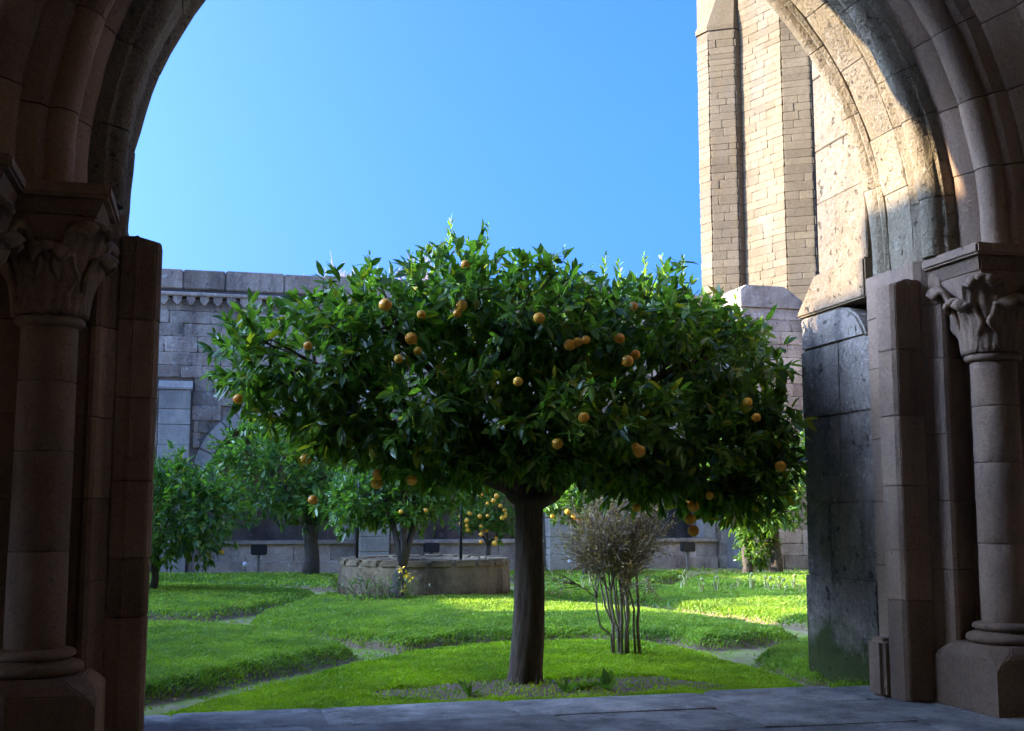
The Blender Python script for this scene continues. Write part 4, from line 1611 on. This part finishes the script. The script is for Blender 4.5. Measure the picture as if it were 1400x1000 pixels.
# pale bulb shoots standing in the sunlit turf
sp = [(930, 801), (937, 796), (893, 806), (1003, 804), (1010, 797), (1028, 801), (1047, 803), (1066, 803), (1072, 805), (1087, 802), (1094, 806), (980, 806), (798, 798), (807, 797), (884, 806), (1054, 806), (960, 806)]
for k, (px, py) in enumerate(sp):
    b = atZ(px, py + 7, .17)
    hgt = random.uniform(.12, .26)
    acc = Acc()
    for _ in range(random.randint(2, 4)):
        a = random.uniform(0, 6.28)
        e = Vector((b.x + .06 * math.cos(a), b.y + .06 * math.sin(a), b.z + hgt * random.uniform(.6, 1)))
        m1 = Vector(b).lerp(e, .6) + Vector((0, 0, .02))
        v_, f_ = tube([(b.x, b.y, b.z - .05), m1, e], [.014, .013, .004], 4)
        acc.add((v_, f_))
    acc.add(lathe([(.004, hgt * .8), (.03, hgt * .92), (.034, hgt), (.006, hgt * 1.08)], (b.x, b.y, b.z), 6))
    me = mesh_from([Vector(v) - Vector(b) for v in acc.v], acc.f)
    o = link('bulb_shoot', me, M['shoot'])
    o.location = b
    tag(o, 'pale bulb shoot standing up from the sunlit turf', 'plant', 'bulb shoots in the sunlit turf')

# yellow flower and dry stalks at the foot of the well
fb = atZ(556, 826, .15)
fl = thing('yellow_flower', 'tall yellow flowering weed against the well wall', 'flower', tuple(fb))
acc = Acc()
for px, py in ((556, 785), (549, 778), (553, 806), (562, 790)):
    e = atY(px, py, fb.y - .02)
    acc.add(tube([fb, Vector(fb).lerp(e, .5) + Vector((.02, 0, 0)), e], [.006, .005, .004], 5))
    v, t = leaf_mesh(np.tile(np.array(e), (9, 1)), np.random.default_rng(px).normal(0, 1, (9, 3)), np.full(9, .075), np.random.default_rng(3), True)
    link('bloom', np_mesh(v - np.array(fb), t), M['petal'], fl)
sub('stalk', acc.v, acc.f, M['newleaf'], fl)
db_ = atZ(512, 826, .15)
ds_ = thing('dry_stalks', 'arching dry stalks and dark weeds at the shaded side of the well', 'plant', tuple(db_))
gd = np.random.default_rng(9)
acc = Acc()
for k in range(26):
    s = Vector((db_.x + gd.uniform(-.35, .4), db_.y + gd.uniform(-.08, .03), db_.z - .02))
    e = s + Vector((gd.normal(-.05, .25), gd.uniform(-.1, .05), gd.uniform(.2, .55)))
    acc.add(tube([s, s.lerp(e, .55) + Vector((0, 0, .08)), e], [.006, .005, .002], 4))
sub('stalks', acc.v, acc.f, M['twig'], ds_)
P_ = np.array(db_)[None] + gd.normal(0, 1, (260, 3)) * np.array([.28, .06, .0]) + np.array([0, -.02, 0]) + gd.random((260, 1)) * np.array([0, 0, .35])
v, t = leaf_mesh(P_, gd.normal(0, 1, (260, 3)), gd.uniform(.04, .08, 260), gd, True)
link('leaves', np_mesh(v - np.array(db_), t), M['leafb'], ds_, 'stuff')


# ------------------------------------------------------------------ lamps along the far wall
def floodlight(px, py, pxb, Y, label):
    p = atY(px, py, Y)
    t = thing('floodlight', label, 'floodlight', (p.x, Y, 0), 'small floodlights by the far wall')
    zb = gz(p.x, Y)
    sub('post', *boxv(p.x - .03, p.x + .03, Y - .03, Y + .03, zb - .1, p.z - .1), M['wood'], t)
    o = sub('housing', *boxv(p.x - .17, p.x + .17, Y - .09, Y + .07, p.z - .11, p.z + .11), M['black'], t)
    bevel_mesh(o.data, .02, 2)
    sub('lens', *boxv(p.x - .13, p.x + .13, Y + .071, Y + .078, p.z - .08, p.z + .08), M['glass'], t)


floodlight(354, 752, 352, 25.9, 'black floodlight on a short wooden post before the breast wall, near the round bushy tree')
floodlight(590, 749, 590, 26.3, 'black floodlight behind the well, seen through the forked tree')
floodlight(940, 748, 940, 25.9, 'black floodlight in the shade near the church corner')
for px, py, lab in ((335, 772, 'small white globe lamp on a stake beside the wooden post'), (779, 767, 'small white globe lamp between the big trunk and the leafless shrub')):
    p = atY(px, py, 25.6)
    t = thing('garden_lamp', lab, 'lamp', (p.x, 25.6, 0), 'small white globe lamps')
    zb = gz(p.x, 25.6)
    sub('stake', *tube([(p.x, 25.6, zb - .1), (p.x, 25.6, p.z)], [.02, .02], 8), M['wood'], t, True)
    sub('globe', *lathe([(.012, -.05)] + [(.052 * math.sin(a), -.052 * math.cos(a)) for a in np.linspace(.35, 2.9, 9)] + [(.006, .052)], (p.x, 25.6, p.z), 16), M['glass'], t, True)

# weeds at the foot of the trunk, on the bare earth by the flagstones
gw = np.random.default_rng(77)
for k, (px, py, n_) in enumerate(((798, 942, 16), (832, 944, 9), (640, 951, 8), (775, 946, 8))):
    b = atZ(px, py, .1)
    b.z = gz(b.x, b.y)
    v, t = leaf_mesh(np.tile(np.array(b), (n_, 1)), np.stack([gw.normal(0, 1, n_), gw.normal(0, 1, n_), gw.uniform(.4, 1.3, n_)], 1), gw.uniform(.08, .16, n_), gw)
    o = link('weed', np_mesh(v - np.array(b), t), M['leafb'] if k else M['newleaf'])
    o.location = b
    tag(o, ['light green rosette weed on bare earth between big trunk and shrub', 'small weed tuft near the flagstone edge, farthest from the big trunk', 'small weed tuft on bare earth on the well side of the big trunk', 'small weed tuft touching the foot of the big trunk'][k], 'weed', 'weeds on the bare earth')
# fallen dry leaves along the walk
nl = 420
Yl = gw.uniform(7.8, 12.5, nl)
Xl = Yl * gw.uniform(-.05, .56, nl)
sl_, il_ = bed_field(Xl, Yl)
kk = (sl_ < .10) | (((Xl - TB.x) / 1.1) ** 2 + ((Yl - TB.y) / .4) ** 2 < 1)
Pl = np.stack([Xl, Yl, ground_h(Xl, Yl, sl_, il_) + .008], 1)[kk]
v, t = leaf_mesh(Pl, np.stack([gw.normal(0, 1, len(Pl)), gw.normal(0, 1, len(Pl)), gw.normal(0, .15, len(Pl))], 1), gw.uniform(.03, .07, len(Pl)), gw, True)
o = link('fallen_leaves', np_mesh(v, t), M['dryleaf'], None, 'stuff')
tag(o, 'dry fallen leaves scattered along the sunken walks', 'leaf litter')
